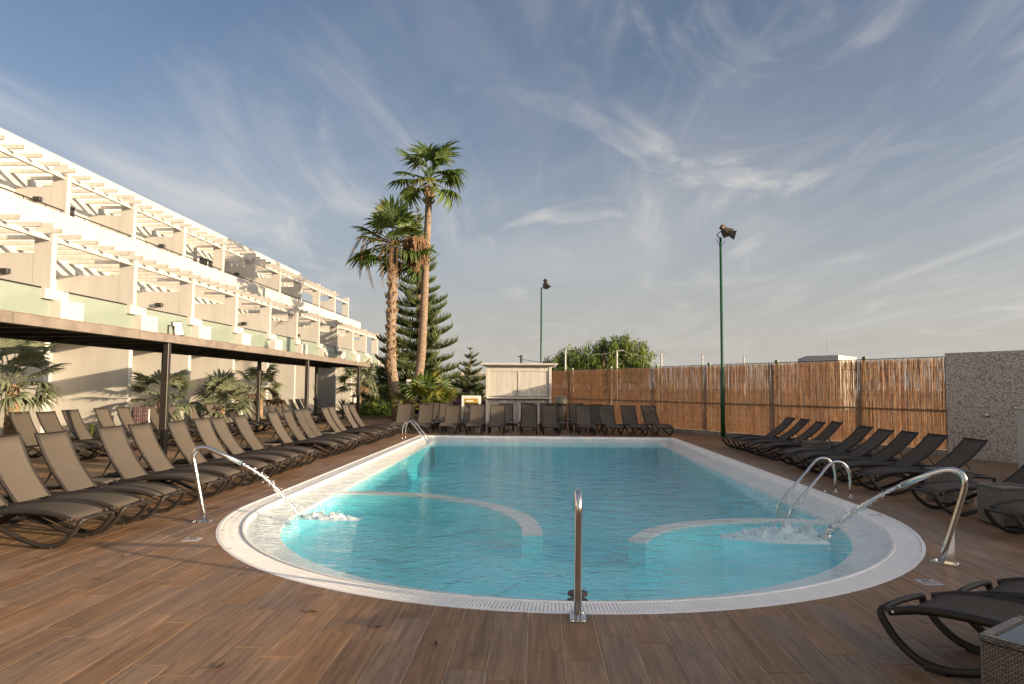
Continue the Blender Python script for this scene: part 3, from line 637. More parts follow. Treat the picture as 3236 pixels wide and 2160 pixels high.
# floodlight on the canopy
p = gv(388, 1056); fl = empty('canopy_floodlight', (XCF, 15.25, 2.83)); tag(fl, 'flat white floodlight on a black bracket standing on the canopy edge', 'floodlight')
MB().tube([(-0.05, -0.16, 0), (-0.05, -0.16, 0.22), (-0.05, 0.08, 0.22), (-0.05, 0.08, 0.0)], 0.018, 6).build('bracket', 'dark_metal', fl)
mt = Matrix.Translation((-0.03, 0.22, 0.17)) @ Matrix.Rotation(R(-14), 4, 'Y') @ Matrix.Rotation(R(-28), 4, 'Z')
MB().bbox(-0.02, 0.02, -0.13, 0.13, -0.17, 0.17, 0.006, mt).build('housing', 'dark_metal', fl)
MB().box(0.0205, 0.024, -0.112, 0.112, -0.152, 0.152, mt).build('lens', 'lamp_white', fl)

# ------------------------------------------------------------------ reed fence
FA = Vector((10.65, 18.13, 0)); FD = Vector((-0.50846, 0.86109, 0)); FN = Vector((-FD.y, FD.x, 0))   # FN points away from / behind? fixed below
if FN.dot(Vector((-1, -1, 0))) < 0: FN = -FN      # towards the pool
FLEN = 21.5; FT = 2.57
fence = empty('reed_fence', FA, math.atan2(FD.y, FD.x)); tag(fence, 'tall brown reed screen fence on green posts beside the pool', 'fence')
# local x runs along the fence, local y towards the pool is sg
sg = 1.0 if (Matrix.Rotation(math.atan2(FD.y, FD.x), 3, 'Z') @ Vector((0, 1, 0))).dot(FN) > 0 else -1.0
def fence_t(px):   # distance along the fence of a photo column
    d = ray(px, 860); n2 = Vector((FD.y, -FD.x, 0)); t = FA.dot(n2)/d.dot(n2); return (d*t-FA).xy.dot(FD.xy)
posts = sorted([fence_t(x) for x in (1978, 1777, 1622, 1502)]); sp = posts[1]-posts[0]
while posts[-1] < FLEN-1: posts.append(posts[-1]+sp)
r3 = random.Random(5)
def half_reed(mb, pts, r):
    b = len(mb.v)
    for (x, y, z) in pts: mb.v += [(x-r, y, z), (x, y+sg*r*0.8, z), (x+r, y, z)]
    for i in range(len(pts)-1):
        for j in (0, 1): a = b+i*3+j; mb.f.append((a, a+1, a+4, a+3))
edges = [0]+posts+[FLEN]
for a, b in zip(edges[:-1], edges[1:]):
    for nm, frac, lay in (('reed_panel', 0.0, 0), ):
        mb = MB(); ml = MB(); md_ = MB()
        for layer in range(2):
            x = a+0.005
            while x < b-0.005:
                r = r3.uniform(0.003, 0.0065); lean = r3.gauss(0, 0.018); bot = r3.uniform(0.0, 0.03)+0.16; topz = FT-abs(r3.gauss(0, 0.018))-(r3.uniform(0, .1) if layer == 1 else 0)
                yy = -0.012*layer*sg
                q_ = r3.random(); tgt = ml if q_ < 0.10 else (md_ if q_ < 0.36 else mb)
                bend = r3.gauss(0, 0.006); xx = x+r3.uniform(-.004, .004)
                pts = [(xx, yy, bot), (xx+lean*0.4+bend, yy+r3.gauss(0, .004), (bot+topz)/2), (xx+lean+r3.gauss(0, 0.02), yy+r3.gauss(0, .006), topz)]
                half_reed(tgt, pts, r); x += r*2*r3.uniform(0.72, 1.12)
        o = mb.build(nm, 'reed', fence); o['kind'] = 'stuff'; o2 = ml.build('pale_reeds', 'reed_light', fence); o2['kind'] = 'stuff'; o3 = md_.build('weathered_reeds', 'reed_dark', fence); o3['kind'] = 'stuff'
for t in posts: MB().bbox(t-0.05, t+0.05, -0.125*sg-0.05, -0.125*sg+0.05, 0, FT+0.10, 0.006).build('post', 'green_metal', fence)
for z in (1.18,): MB().tube([(0, -0.07*sg, z), (FLEN, -0.07*sg, z+0.0)], 0.032, 6).build('rail', 'green_metal', fence)
MB().tube([(0, -0.06*sg, FT+0.01), (FLEN, -0.06*sg, FT+0.01)], 0.012, 6).build('rail', 'green_metal', fence)
for i, z in enumerate((0.45, 0.78, 1.55, 1.95, 2.3)): MB().tube([(0, 0.014*sg, z), (FLEN, 0.014*sg, z)], 0.0025, 4).build('tie_wire', 'rust_metal', fence)
MB().box(0, FLEN, -0.2, 0.2, 0, 0.16).build('kerb', 'kerb', fence)

# ------------------------------------------------------------------ mosaic shower wall
mw = empty('shower_wall', FA + FN*0.02, math.atan2(FD.y, FD.x)); tag(mw, 'shower wall clad in small red, brown and grey mosaic tiles', 'wall')
MB().box(-6.5, -0.01, -0.12, 0.12, 0.0, 2.66).build('wall', 'mosaic', mw)
def shower(t, z):
    MB().tube(arc([(t, sg*0.12, z), (t, sg*0.35, z), (t-0.0, sg*0.42, z-0.02)], 3), 0.012, 7).build('shower_arm', 'steel', mw, True)
    MB().lathe([(0.015, 0.02), (0.06, 0.0), (0.065, -0.012)], 14, Matrix.Translation((t, sg*0.42, z-0.05))).build('shower_head', 'steel', mw, True)
    MB().lathe([(0.055, 0), (0.05, 0.03), (0.02, 0.045)], 16, Matrix.Translation((t+0.03, sg*0.12, z-1.28)) @ Matrix.Rotation(R(-90*sg), 4, 'X')).build('push_button', 'steel', mw, True)
shower(-1.0, 2.38); shower(-2.45, 2.38)
pn = atY(2337, 1000, 13.2); sb_ = empty('white_pillar', (pn.x+0.45, 13.2, 0), 0.3); tag(sb_, 'plain white masonry pillar in front of the mosaic shower wall', 'pillar')
MB().bbox(-0.45, 0.45, -0.15, 0.15, 0, 1.35, 0.01).build('shaft', 'white_wall', sb_); MB().bbox(-0.48, 0.48, -0.18, 0.18, 1.35, 1.39, 0.008).build('cap', 'white_wall', sb_)

# added unseen building right of the frame, sized to shade the near deck
shade_block = empty('unseen_shade_building', (17.2, -2, 0)); tag(shade_block, 'unseen white flat-roofed building added to shade the near deck', 'building')
wpart(MB().box(17.2, 24, -14, 9.2, 0, 3.20), 'wall', 'white_wall', shade_block); wpart(MB().box(17.0, 24.2, -14.2, 9.4, 3.202, 3.40), 'roof', 'white_wall', shade_block)
for i in range(5): wpart(MB().box(17.13, 17.198, -12+i*4.1, -9.5+i*4.1, 0.05, 2.3), 'door', 'glass_dark', shade_block)

# ------------------------------------------------------------------ kiosk
KY = 30.5; kx0, kx1 = -2.30, 0.63
kiosk = empty('kiosk', ((kx0+kx1)/2, KY, 0)); tag(kiosk, 'closed white wooden kiosk with boarded shutters and flat overhanging roof', 'kiosk')
wpart(MB().box(kx0+0.03, kx1-0.03, KY+0.12, KY+2.0, 0.05, 2.66), 'body', 'white_wood', kiosk)
for x in (kx0, kx1-0.12): wpart(MB().bbox(x, x+0.12, KY, KY+0.12, 0, 2.66, 0.008), 'corner_post', 'white_wood', kiosk)
xm = (kx0+kx1)/2
for a, b in ((kx0+0.13, xm-0.035), (xm+0.035, kx1-0.13)):
    sh = MB(); nb = 13; w = (b-a)/nb
    for i in range(nb): sh.bbox(a+i*w+0.003, a+(i+1)*w-0.003, KY+0.05, KY+0.09, 1.32, 2.42, 0.004)
    wpart(sh, 'shutter', 'white_wood', kiosk)
    sh = MB()
    for i in range(nb): sh.bbox(a+i*w+0.003, a+(i+1)*w-0.003, KY+0.06, KY+0.10, 0.08, 1.15, 0.004)
    wpart(sh, 'lower_boards', 'white_wood', kiosk)
wpart(MB().bbox(xm-0.034, xm+0.034, KY+0.03, KY+0.11, 1.32, 2.52, 0.006), 'mullion', 'white_wood', kiosk)
wpart(MB().bbox(kx0+0.125, kx1-0.125, KY+0.02, KY+0.115, 2.425, 2.655, 0.006), 'header', 'white_wood', kiosk)
wpart(MB().bbox(kx0+0.05, kx1-0.05, KY-0.16, KY+0.115, 1.20, 1.26, 0.01), 'counter', 'white_wood', kiosk)
wpart(MB().bbox(xm-0.05, xm+0.05, KY+0.03, KY+0.11, 0.0, 1.19, 0.006), 'centre_post', 'white_wood', kiosk)
wpart(MB().bbox(kx0-0.22, kx1+0.26, KY-0.28, KY+2.15, 2.70, 2.78, 0.012), 'roof', 'white_wood', kiosk)
wpart(MB().bbox(kx0-0.16, kx1+0.20, KY-0.2, KY+2.1, 2.661, 2.699, 0.008), 'roof_board', 'white_wood', kiosk)

# ------------------------------------------------------------------ loungers
def make_lounger(theta):
    root = empty('sun_lounger')
    W_ = 0.54
    def prof(u): return 0.325 + 0.055*math.sin(math.pi*min(1, max(0, u/1.12))**0.9) - 0.02*max(0, (0.15-u)/0.15)
    us = [i*1.14/10 for i in range(11)]
    # seat sling: slightly sagging cloth between the rails
    mb = MB(); ny = 6; n0 = ny+1
    for u in us:
        for j in range(n0):
            y = -W_/2+W_*j/ny; sag = -0.018*(1-(2*j/ny-1)**2); mb.v.append((u, y, prof(u)+sag+0.006))
    for i in range(10):
        for j in range(ny): a = i*n0+j; mb.f.append((a, a+n0, a+n0+1, a+1))
    nv = len(mb.v); mb.v += [(x, y, z-0.004) for x, y, z in mb.v]; mb.f += [tuple(nv+i for i in reversed(f)) for f in mb.f[:60]]
    for i in range(ny): mb.f.append((i, i+1, nv+i+1, nv+i)); e = 10*n0; mb.f.append((e+i+1, e+i, nv+e+i, nv+e+i+1))
    mb.build('seat_sling', 'sling', root, True)
    for s in (-1, 1):
        y = s*(W_/2+0.018)
        MB().tube([(-0.035, y, prof(0)-0.012)]+[(u, y, prof(u)) for u in us]+[(1.30, y, 0.325), (1.62, y, 0.315), (1.86, y, 0.30)], 0.027, 8).build('side_rail', 'dark_frame', root, True)
        y2 = s*(W_/2+0.004)
        front = arc([(-0.10, y2*0.96, 0.285), (-0.085, y2, 0.235), (0.0, y2, 0.125), (0.12, y2, 0.045), (0.26, y2, 0.026), (0.42, y2, 0.06), (0.68, y2, 0.165), (0.92, y2, 0.27), (1.02, y2, 0.315)], 4)
        MB().tube(front, 0.026, 8).build('leg', 'dark_frame', root, True)
        rear = arc([(1.88, y2*0.96, 0.29), (1.86, y2, 0.22), (1.77, y2, 0.09), (1.64, y2, 0.028), (1.48, y2, 0.045), (1.25, y2, 0.15), (1.04, y2, 0.27), (0.98, y2, 0.315)], 4)
        MB().tube(rear, 0.026, 8).build('leg', 'dark_frame', root, True)
        MB().bbox(0.17, 0.30, y2-0.028, y2+0.028, 0.0, 0.03, 0.006).build('foot_pad', 'dark_frame', root)
        MB().bbox(1.56, 1.68, y2-0.028, y2+0.028, 0.0, 0.03, 0.006).build('foot_pad', 'dark_frame', root)
        MB().lathe([(0.009, 0), (0.009, 0.004), (0.004, 0.006)], 8, Matrix.Translation((0.0, y+s*0.022, prof(0)-0.004)) @ Matrix.Rotation(R(-90*s), 4, 'X')).build('bolt', 'steel', root)
    MB().tube([(-0.10, -W_/2*0.97, 0.285), (-0.108, -W_/4, 0.292), (-0.11, 0, 0.294), (-0.108, W_/4, 0.292), (-0.10, W_/2*0.97, 0.285)], 0.021, 8).build('front_bar', 'dark_frame', root, True)
    MB().tube([(1.88, -W_/2*0.97, 0.29), (1.885, 0, 0.295), (1.88, W_/2*0.97, 0.29)], 0.021, 8).build('rear_bar', 'dark_frame', root, True)
    # reclining back
    bk = empty('backrest'); bk.parent = root; bk.location = (1.13, 0, 0.345); bk.rotation_euler = (0, -theta, 0)
    Lb = 0.84; mb = MB(); nb = 8
    def bz(u): return -0.035*math.sin(math.pi*u/Lb) + 0.03*max(0, u/Lb-0.55)**1.5
    for i in range(nb+1):
        u = Lb*i/nb
        for j in range(n0):
            y = -W_/2+0.01+(W_-0.02)*j/ny; sag = -0.014*(1-(2*j/ny-1)**2); mb.v.append((u, y, bz(u)+sag+0.006))
    for i in range(nb):
        for j in range(ny): a = i*n0+j; mb.f.append((a, a+n0, a+n0+1, a+1))
    nv = len(mb.v); nf = len(mb.f); mb.v += [(x, y, z-0.004) for x, y, z in mb.v]; mb.f += [tuple(nv+i for i in reversed(f)) for f in mb.f[:nf]]
    for i in range(ny): e = nb*n0; mb.f.append((e+i+1, e+i, nv+e+i, nv+e+i+1))
    mb.build('back_sling', 'sling', bk, True)
    for s in (-1, 1):
        y = s*(W_/2+0.006); MB().tube([(-0.03, y, 0)]+[(Lb*i/nb, y, bz(Lb*i/nb)) for i in range(nb+1)]+[(Lb+0.02, y, bz(Lb))], 0.021, 8).build('back_rail', 'dark_frame', bk, True)
        th = theta; py = s*(W_/2-0.04)
        # prop from the back of the rest down to the rail
        top = Vector((0.36, py, -0.03)); c_, s_ = math.cos(th), math.sin(th)
        wx, wz = 0.36*c_+0.03*s_, 0.36*s_-0.03*c_
        gx_, gz_ = wx+0.16, -0.02
        dx, dz = gx_, gz_; lx, lz = dx*c_+dz*s_, -dx*s_+dz*c_
        MB().tube([tuple(top), (lx, py, lz)], 0.012, 6).build('prop_arm', 'dark_frame', bk)
    MB().tube([(Lb+0.005, -W_/2, bz(Lb)), (Lb+0.005, W_/2, bz(Lb))], 0.012, 6).build('top_bar', 'dark_frame', bk)
    return root
protos = {k: make_lounger(R(v)) for k, v in (('L', 57), ('R', 39), ('F', 55))}
used = set(); jr = random.Random(21)
def lounger(kind, x, y, rz, label, group):
    if kind in used: o = copy_tree(protos[kind])
    else: o = protos[kind]; used.add(kind)
    o.location = (x, y, 0); o.rotation_euler = (0, 0, rz+jr.gauss(0, 0.012)); tag(o, label, 'sun lounger', group)
    for ch in o.children:
        if ch.name.startswith('backrest'): ch.rotation_euler[1] += jr.gauss(0, 0.022)
    return o
row = [7.00, 7.70, 8.50, 9.67, 10.53, 11.54, 12.48, 13.31, 14.19, 15.99, 16.83, 17.61, 18.32, 19.86, 20.65, 22.12, 22.88]
for i, y in enumerate(row):
    n = len(row)-1-i
    lounger('L', -4.80+jr.uniform(-0.05, 0.05), y+0.29, math.pi+jr.uniform(-0.02, 0.02), 'sunlit taupe lounger in the poolside row, %s from the palm trees' % ORD[n], 'sunlit poolside loungers')
row2 = [14.62, 15.44, 16.31, 17.58, 18.36, 19.84, 20.83, 21.90, 23.29, 24.11, 24.93, 26.31, 27.28, 28.55, 29.50, 30.26, 31.38, 32.23, 33.13, 35.1]
for i, y in enumerate(row2):
    n = len(row2)-1-i
    lounger('L', -9.98+jr.uniform(-0.08, 0.08), y+0.29, math.pi+jr.uniform(-0.05, 0.05), 'taupe lounger in the rear row along the hotel, %s from the palm trees' % ORD[n], 'loungers in the rear row')
row3 = [19.57, 18.66, 17.62, 16.65, 15.19, 14.25, 13.36, 12.45, 11.38, 9.60, 7.95]
for i, y in enumerate(row3):
    lounger('R', 5.50+jr.uniform(-0.04, 0.04), y+0.29, jr.uniform(-0.02, 0.02), 'low reclined charcoal lounger in the shaded row, %s from the green mast' % ORD[i], 'shaded loungers along the fence side')
frow = [(911, 947, 0), (960, 996, 0), (1018, 1056, 0), (1077, 1113, 0), (1125, 1161, 0), (1194, 1235, 0), (1239, 1283, 0.02), (1319, 1357, 0.04), (1372, 1409, 0.10), (1423, 1460, 0.14), (1473, 1509, 0.2)]
for i, (a, b, rz) in enumerate(frow):
    xh = atY((a+b)/2, 928, 26.05).x; L_ = 1.55
    lounger('F', xh+L_*math.sin(rz), 26.2-L_*math.cos(rz)+0.05, math.pi/2+rz, 'grey lounger across the pool end, front row, %s from the palm trees' % ORD[i], 'loungers across the far end')
brow = [(982, 1000), (1003, 1035), (1061, 1095), (1149, 1181), (1195, 1226), (1239, 1272), (1308, 1340), (1353, 1386)]
for i, (a, b) in enumerate(brow):
    xh = atY((a+b)/2, 922, 28.3).x
    lounger('F', xh, 26.95, math.pi/2+jr.uniform(-0.04, 0.04), 'half hidden lounger before the kiosk, back row, %s from the palm trees' % ORD[i], 'loungers in the second far row')
dN = Vector((0.6, -0.8)); rzN = math.atan2(dN.y, dN.x); wN = Vector((0.8, 0.6))
c1 = gv(2048, 1394, 0.33).xy + wN*0.32; lounger('R', c1.x, c1.y, rzN, 'lounger foot end jutting out beside the wicker table on the open deck', 'loungers on the near deck')
c2 = gv(2221, 1359, 0.33).xy + wN*0.32; lounger('R', c2.x, c2.y, rzN, 'lounger behind another one on the open deck, only its foot end showing', 'loungers on the near deck')

# side tables: woven cubes on the shaded side, thin plastic tables on the sunny side
def wicker_table(x, y, rz, label, s=0.46, h=0.50):
    t = empty('wicker_table', (x, y, 0), rz); tag(t, label, 'side table', 'woven cube tables'); a = s/2
    MB().bbox(-a, a, -a, a, 0.02, h-0.03, 0.012).build('woven_body', 'wicker_weave', t)
    mb = MB(); b = 0.045
    mb.bbox(-a-0.006, a+0.006, -a-0.006, -a+b, h-0.032, h, 0.008); mb.bbox(-a-0.006, a+0.006, a-b, a+0.006, h-0.032, h, 0.008); mb.bbox(-a-0.006, -a+b, -a+b, a-b, h-0.032, h-0.002, 0.004); mb.bbox(a-b, a+0.006, -a+b, a-b, h-0.032, h-0.002, 0.004)
    mb.build('rim', 'wicker_weave', t); MB().box(-a+b, a-b, -a+b, a-b, h-0.028, h-0.012).build('glass_top', 'glass_dark', t)
    return t
wicker_table(6.45, 16.20, 0.05, 'woven grey cube table between loungers, closest to the green lamp post')
wicker_table(6.30, 10.80, 0.05, 'woven grey cube table directly behind the pool ladder')
wicker_table(5.98, 9.03, 0.05, 'woven grey cube table behind the spouting curved pipe')
q = gv(2250, 1454, 0.50).xy + dN*0.24 + wN*0.25; wicker_table(q.x, q.y, rzN, 'woven cube table with dark glass top on the open near deck', 0.5, 0.50)
def plastic_table(x, y, label):
    t = empty('plastic_table', (x, y, 0), jr.uniform(-.1, .1)); tag(t, label, 'side table', 'thin brown tables')
    MB().bbox(-0.22, 0.22, -0.2, 0.2, 0.36, 0.385, 0.008).build('table_top', 'table_top', t)
    for sx in (-1, 1):
        for sy in (-1, 1): MB().tube([(sx*0.18, sy*0.16, 0.36), (sx*0.2, sy*0.18, 0.0)], 0.014, 6).build('leg', 'dark_frame', t)
plastic_table(-6.1, 9.36, 'low brown plastic table between two sunlit loungers, closest to the spouting pipe')
plastic_table(-6.1, 15.4, 'low brown plastic table in the gap of the sunlit poolside row')
plastic_table(-6.0, 19.35, 'low brown plastic table in the poolside row closest to the palms')
q = gv(395/1, 0+1040, 0.38)
def steel_table(x, y, label):
    t = empty('slim_table', (x, y, 0)); tag(t, label, 'side table', 'slim tables at the far end')
    MB().bbox(-0.22, 0.22, -0.2, 0.2, 0.38, 0.40, 0.006).build('table_top', 'table_top', t)
    for sx in (-1, 1): MB().tube([(sx*0.16, -0.17, 0.38), (sx*0.2, -0.18, 0.0), (sx*0.2, 0.18, 0.0), (sx*0.16, 0.17, 0.38)], 0.012, 6).build('leg', 'dark_frame', t)
steel_table(atY(1177, 960, 26.0).x, 25.9, 'slim dark table between loungers in front of the kiosk')
steel_table(atY(1297, 960, 26.0).x, 25.9, 'slim dark table between loungers beside the beige bin')

# ------------------------------------------------------------------ steel fittings
def fountain(x, y, d, label, lean=1.0, reach=0.42, s=1.0):
    t = empty('spout_pipe', (x, y, 0), math.atan2(d[1], d[0])); tag(t, label, 'spout', 'curved steel pool spouts')
    path = [Vector(p)*s for p in ((0, 0, 0.0), (-0.045*lean, 0, 0.22), (-0.10*lean, 0, 0.48), (-0.145*lean, 0, 0.70))]
    ox = -0.145*(lean-1)
    bend = arc([(-0.145+ox, 0, 0.70), (-0.165+ox, 0, 0.81), (-0.14+ox, 0, 0.885), (-0.07+ox, 0, 0.92), (0.02+ox, 0, 0.905), (0.11+ox*0.8, 0, 0.865)], 5)
    path += [Vector(p)*s for p in bend[1:]] + [Vector((reach, 0, 0.72))*s]
    MB().tube(path, 0.0285, 14).build('pipe', 'steel', t, True)
    MB().tube([Vector((reach-0.02, 0, 0.7315))*s, Vector((reach+0.04, 0, 0.696))*s], 0.021, 12).build('nozzle', 'steel', t, True)
    g = MB(); g.poly([(-0.005, 0.006, 0.008), (-0.085*lean, 0.006, 0.008), (-0.09*lean, 0.006, 0.40)]); g.poly([(-0.09*lean, -0.006, 0.40), (-0.085*lean, -0.006, 0.008), (-0.005, -0.006, 0.008)])
    g.quad((-0.085*lean, 0.006, 0.008), (-0.085*lean, -0.006, 0.008), (-0.09*lean, -0.006, 0.40), (-0.09*lean, 0.006, 0.40)); g.build('gusset', 'steel', t)
    MB().bbox(-0.15, 0.08, -0.06, 0.06, 0.0, 0.012, 0.003).build('base_plate', 'steel', t)
    for bx, by in ((-0.13, -0.04), (-0.13, 0.04), (0.06, -0.04), (0.06, 0.04)): MB().lathe([(0.011, 0.012), (0.011, 0.022), (0.006, 0.026)], 8, Matrix.Translation((bx, by, 0))).build('bolt', 'steel', t)
    tip = Vector((x, y, 0)) + Vector((d[0]*(reach+0.04)*s, d[1]*(reach+0.04)*s, 0.696*s)); return tip
bL = gv(470, 1197); bR = gv(2158, 1290); bC = gv(1325, 1413)
dL = Vector((0.985, 0.17)).normalized(); landR = gv(1885, 1240); dR = (landR.xy-bR.xy).normalized()
tipL = fountain(bL.x, bL.y, dL, 'curved steel spout squirting a thin jet beside the sunlit loungers')
tipR = fountain(bR.x, bR.y, dR, 'curved steel spout squirting a jet from the shaded side of the pool', 1.5, 0.34)
tipC = fountain(bC.x, bC.y, (0.02, 1.0), 'dry curved steel spout at the rounded end of the pool')
def ladder(p, inward, label):
    t = empty('pool_ladder', p, math.atan2(inward[1], inward[0])); tag(t, label, 'ladder', 'steel pool ladders')
    for s in (-1, 1):
        y = s*0.27
        path = [(0, y, 0)] + arc([(0, y, 0.28), (0.02, y, 0.42), (0.11, y, 0.545), (0.25, y, 0.56), (0.37, y, 0.46), (0.50, y, 0.30), (0.82, y, -0.05), (0.95, y, -0.25), (0.97, y, -0.5), (0.97, y, -1.1)], 5)
        MB().tube(path, 0.0245, 12).build('rail', 'steel', t, True)
        MB().lathe([(0.05, 0), (0.05, 0.008), (0.026, 0.02)], 14, Matrix.Translation((0, y, 0))).build('flange', 'steel', t)
    for z in (-0.35, -0.62, -0.89): MB().bbox(0.93, 1.01, -0.27, 0.27, z, z+0.03, 0.006).build('step', 'steel', t)
ladder((4.92, 11.30, 0), (-1, 0), 'steel pool ladder with arched handrails on the shaded side')
ladder((-4.36, 22.35, 0), (1, 0), 'steel pool ladder with arched handrails on the sunlit side near the palms')
# pool lights / drains on the ledge by the dry spout
for (px, py) in ((1325, 1375), (1325, 1357.5)):
    q = gv(px, py, -0.02); d = MB().lathe([(0.085, -0.02), (0.085, 0.0), (0.07, 0.006), (0.012, 0.009)], 22).build('anchor_disc', 'rust_metal', None, True, (q.x, q.y, -0.022))
    tag(d, 'dark round disc on the white ledge behind the dry spout, %s the grating' % ('closest to' if py > 1370 else 'further from'), 'disc', 'steel discs on the ledge')
# jets and foam
def jet(p0, p1, lead, r0, r1, label, seed):
    rr = random.Random(seed); mb = MB(); n = 46; pts = []; rad = []
    p0 = Vector(p0); p1 = Vector(p1); d = p1-p0; drop = -d.z
    for i in range(n+1):
        t = i/n; slope0 = 0.55*math.hypot(d.x, d.y); z = p0.z - slope0*t - (drop-slope0)*t*t
        w = r0+(r1-r0)*t**1.3
        j = Vector((rr.gauss(0, 1), rr.gauss(0, 1), rr.gauss(0, 1)))*w*0.28*(t*1.2+0.05)
        pts.append(Vector((p0.x+d.x*t, p0.y+d.y*t, z))+j); rad.append(w*rr.uniform(0.65, 1.25))
    mb.tube(pts, rad, 9)
    for i in range(220):
        t = rr.random()**0.6; k = min(n, int(t*n)); c = pts[k]+Vector((rr.gauss(0, 1), rr.gauss(0, 1), rr.gauss(0, 1)))*(0.012+0.05*t*t)
        s = rr.uniform(0.003, 0.011); mb.lathe([(s*0.3, -s), (s, -s*0.2), (s*0.8, s*0.5), (s*0.2, s)], 5, Matrix.Translation(c) @ Matrix.Rotation(rr.uniform(0, 3), 4, (rr.random(), rr.random(), 1)))
    o = mb.build('water_jet', 'jet_water', None, True); tag(o, label, 'water jet', 'water jets')
def foam(c, d, ln, wd, h, label, seed):
    rr = random.Random(seed); mb = MB(); d = Vector((d[0], d[1], 0)).normalized(); s = Vector((-d.y, d.x, 0)); nx, ny = 70, 30; c = Vector((c[0], c[1], WZ))
    for i in range(nx+1):
        for j in range(ny+1):
            u = i/nx; v = j/ny*2-1; e = math.sin(math.pi*u**0.8)*(1-v*v)
            nzv = mnoise.fractal(Vector((u*9, v*3.5, seed)), 0.8, 2.1, 5)*0.5+0.5
            z = h*max(0, e)**0.8*(0.3+1.15*nzv*nzv)*(1-0.55*u) - 0.006
            pt = c+d*(u*ln)+s*(v*wd*(0.35+0.65*math.sin(math.pi*min(1, u*0.8+0.1)))); pt.z += z + (rr.gauss(0, 0.004) if e > .15 else 0); mb.v.append(tuple(pt))
    for i in range(nx):
        for j in range(ny): a = i*(ny+1)+j; mb.f.append((a, a+ny+1, a+ny+2, a+1))
    # thrown drops
    for i in range(150):
        u = rr.random()**1.6*0.7; v = rr.gauss(0, 0.4); pt = c+d*(u*ln)+s*(v*wd); pt.z += abs(rr.gauss(0, h*0.85)); r = rr.uniform(0.003, 0.010)
        mb.lathe([(r*0.3, -r), (r, -r*0.2), (r*0.8, r*0.5), (r*0.2, r)], 5, Matrix.Translation(pt))
    o = mb.build('splash_foam', 'foam', None, True); tag(o, label, 'foam', 'splashes'); return o
landL = gv(688, 1186, WZ); lR = gv(1882, 1240, WZ)
jet(tipL, landL, 0, 0.013, 0.024, 'thin sparkling water jet falling from the sunlit spout', 3)
jet(tipR, lR, 0, 0.015, 0.042, 'thick broken water jet arching from the shaded spout', 4)
e = gv(830, 1190, WZ); foam(landL, (e-landL).xy, (e-landL).length, 0.15, 0.10, 'low line of foam in the pool below the thin sunlit jet', 5)
e = gv(1655, 1228, WZ); foam(lR+Vector((0.08, -0.02, 0)), (e-lR).xy, (e-lR).length+0.1, 0.24, 0.25, 'white churned foam in the pool below the thick shaded jet', 9)

# floor signs set into the deck
def floor_sign(x, y, rz, label):
    t = empty('floor_sign', (x, y, 0.0), rz); tag(t, label, 'sign', 'small warning plates on the deck')
    MB().box(-0.085, 0.085, -0.085, 0.085, 0.0005, 0.004).build('plate', 'sign_grey', t)
    for k in (0, 1): MB().lathe([(0.020, 0.0042), (0.020, 0.0048)], 12, Matrix.Translation((-0.02+k*0.04, 0.045, 0))).build('pictogram', 'sign_ink', t)
    for k in range(4): MB().box(-0.07, 0.07-0.02*(k % 2), 0.005-0.022*k, 0.014-0.022*k, 0.0042, 0.0048).build('text_line', 'sign_red' if k % 2 else 'sign_ink', t)
q = gv(440, 1237); floor_sign(q.x, q.y, 0.15, 'small square warning plate on the sunlit deck below the spout')
q = gv(2130, 1336); floor_sign(q.x, q.y, 0.05, 'small square warning plate on the shaded deck below the spout')
# fallen leaves
lr = random.Random(8)
for i, (px, py) in enumerate(((282, 1278), (226, 1330), (88, 1282), (500, 1532), (716, 1405), (864, 1440), (1000, 1480), (2118, 1238))):
    q = gv(px, py); s = lr.uniform(0.035, 0.06); mb = MB(); n = 7
    for k in range(n):
        u = k/(n-1); w = s*0.32*math.sin(math.pi*u)**0.8+0.001; z = 0.004+0.010*(2*u-1)**2+0.003
        mb.v += [(s*(2*u-1), -w, z+0.004), (s*(2*u-1), 0, z), (s*(2*u-1), w, z+0.004)]
    for k in range(n-1):
        for j in (0, 1): a = k*3+j; mb.f.append((a, a+3, a+4, a+1))
    o = mb.build('fallen_leaf', 'dry_leaf', None, False, (q.x, q.y, 0), (0, 0, lr.uniform(0, 6))); tag(o, 'small dry brown leaf lying on the wooden deck', 'leaf', 'fallen leaves on the deck')

# ------------------------------------------------------------------ lamps
def floodhead(parent, mtx, s=1.0):
    """flared trough floodlight: ballast box behind a wide mouth"""
    mb = MB(); A = [(-0.16, -0.14, -0.10), (-0.16, 0.14, -0.10), (-0.16, 0.14, 0.10), (-0.16, -0.14, 0.10)]; B = [(0.16, -0.30, -0.20), (0.16, 0.30, -0.20), (0.16, 0.30, 0.17), (0.16, -0.30, 0.17)]
    A = [mtx @ (Vector(p)*s) for p in A]; B = [mtx @ (Vector(p)*s) for p in B]
    for i in range(4): mb.quad(A[i], A[(i+1) % 4], B[(i+1) % 4], B[i])
    mb.poly(list(reversed(A))); h = mb.build('lamp_housing', 'rust_metal', parent)
    MB().box(-0.34*s, -0.15*s, -0.11*s, 0.11*s, -0.02*s, 0.17*s, mtx).build('ballast_box', 'rust_metal', h)
    MB().box(0.155*s, 0.163*s, -0.295*s, 0.295*s, -0.195*s, 0.165*s, mtx).build('lamp_glass', 'glass_dark', h)
    return h
q = gv(1659, 1002); lp = empty('floodlight_mast', (q.x, q.y, 0)); tag(lp, 'tall green steel mast with two rusty floodlights by the reed fence', 'lamp post', 'green floodlight masts')
MB().tube([(0, 0, 0), (0, 0, 2.3), (0, 0, 2.35), (0, 0, 7.15)], [0.085, 0.085, 0.055, 0.045], 12).build('pole', 'green_metal', lp, True)
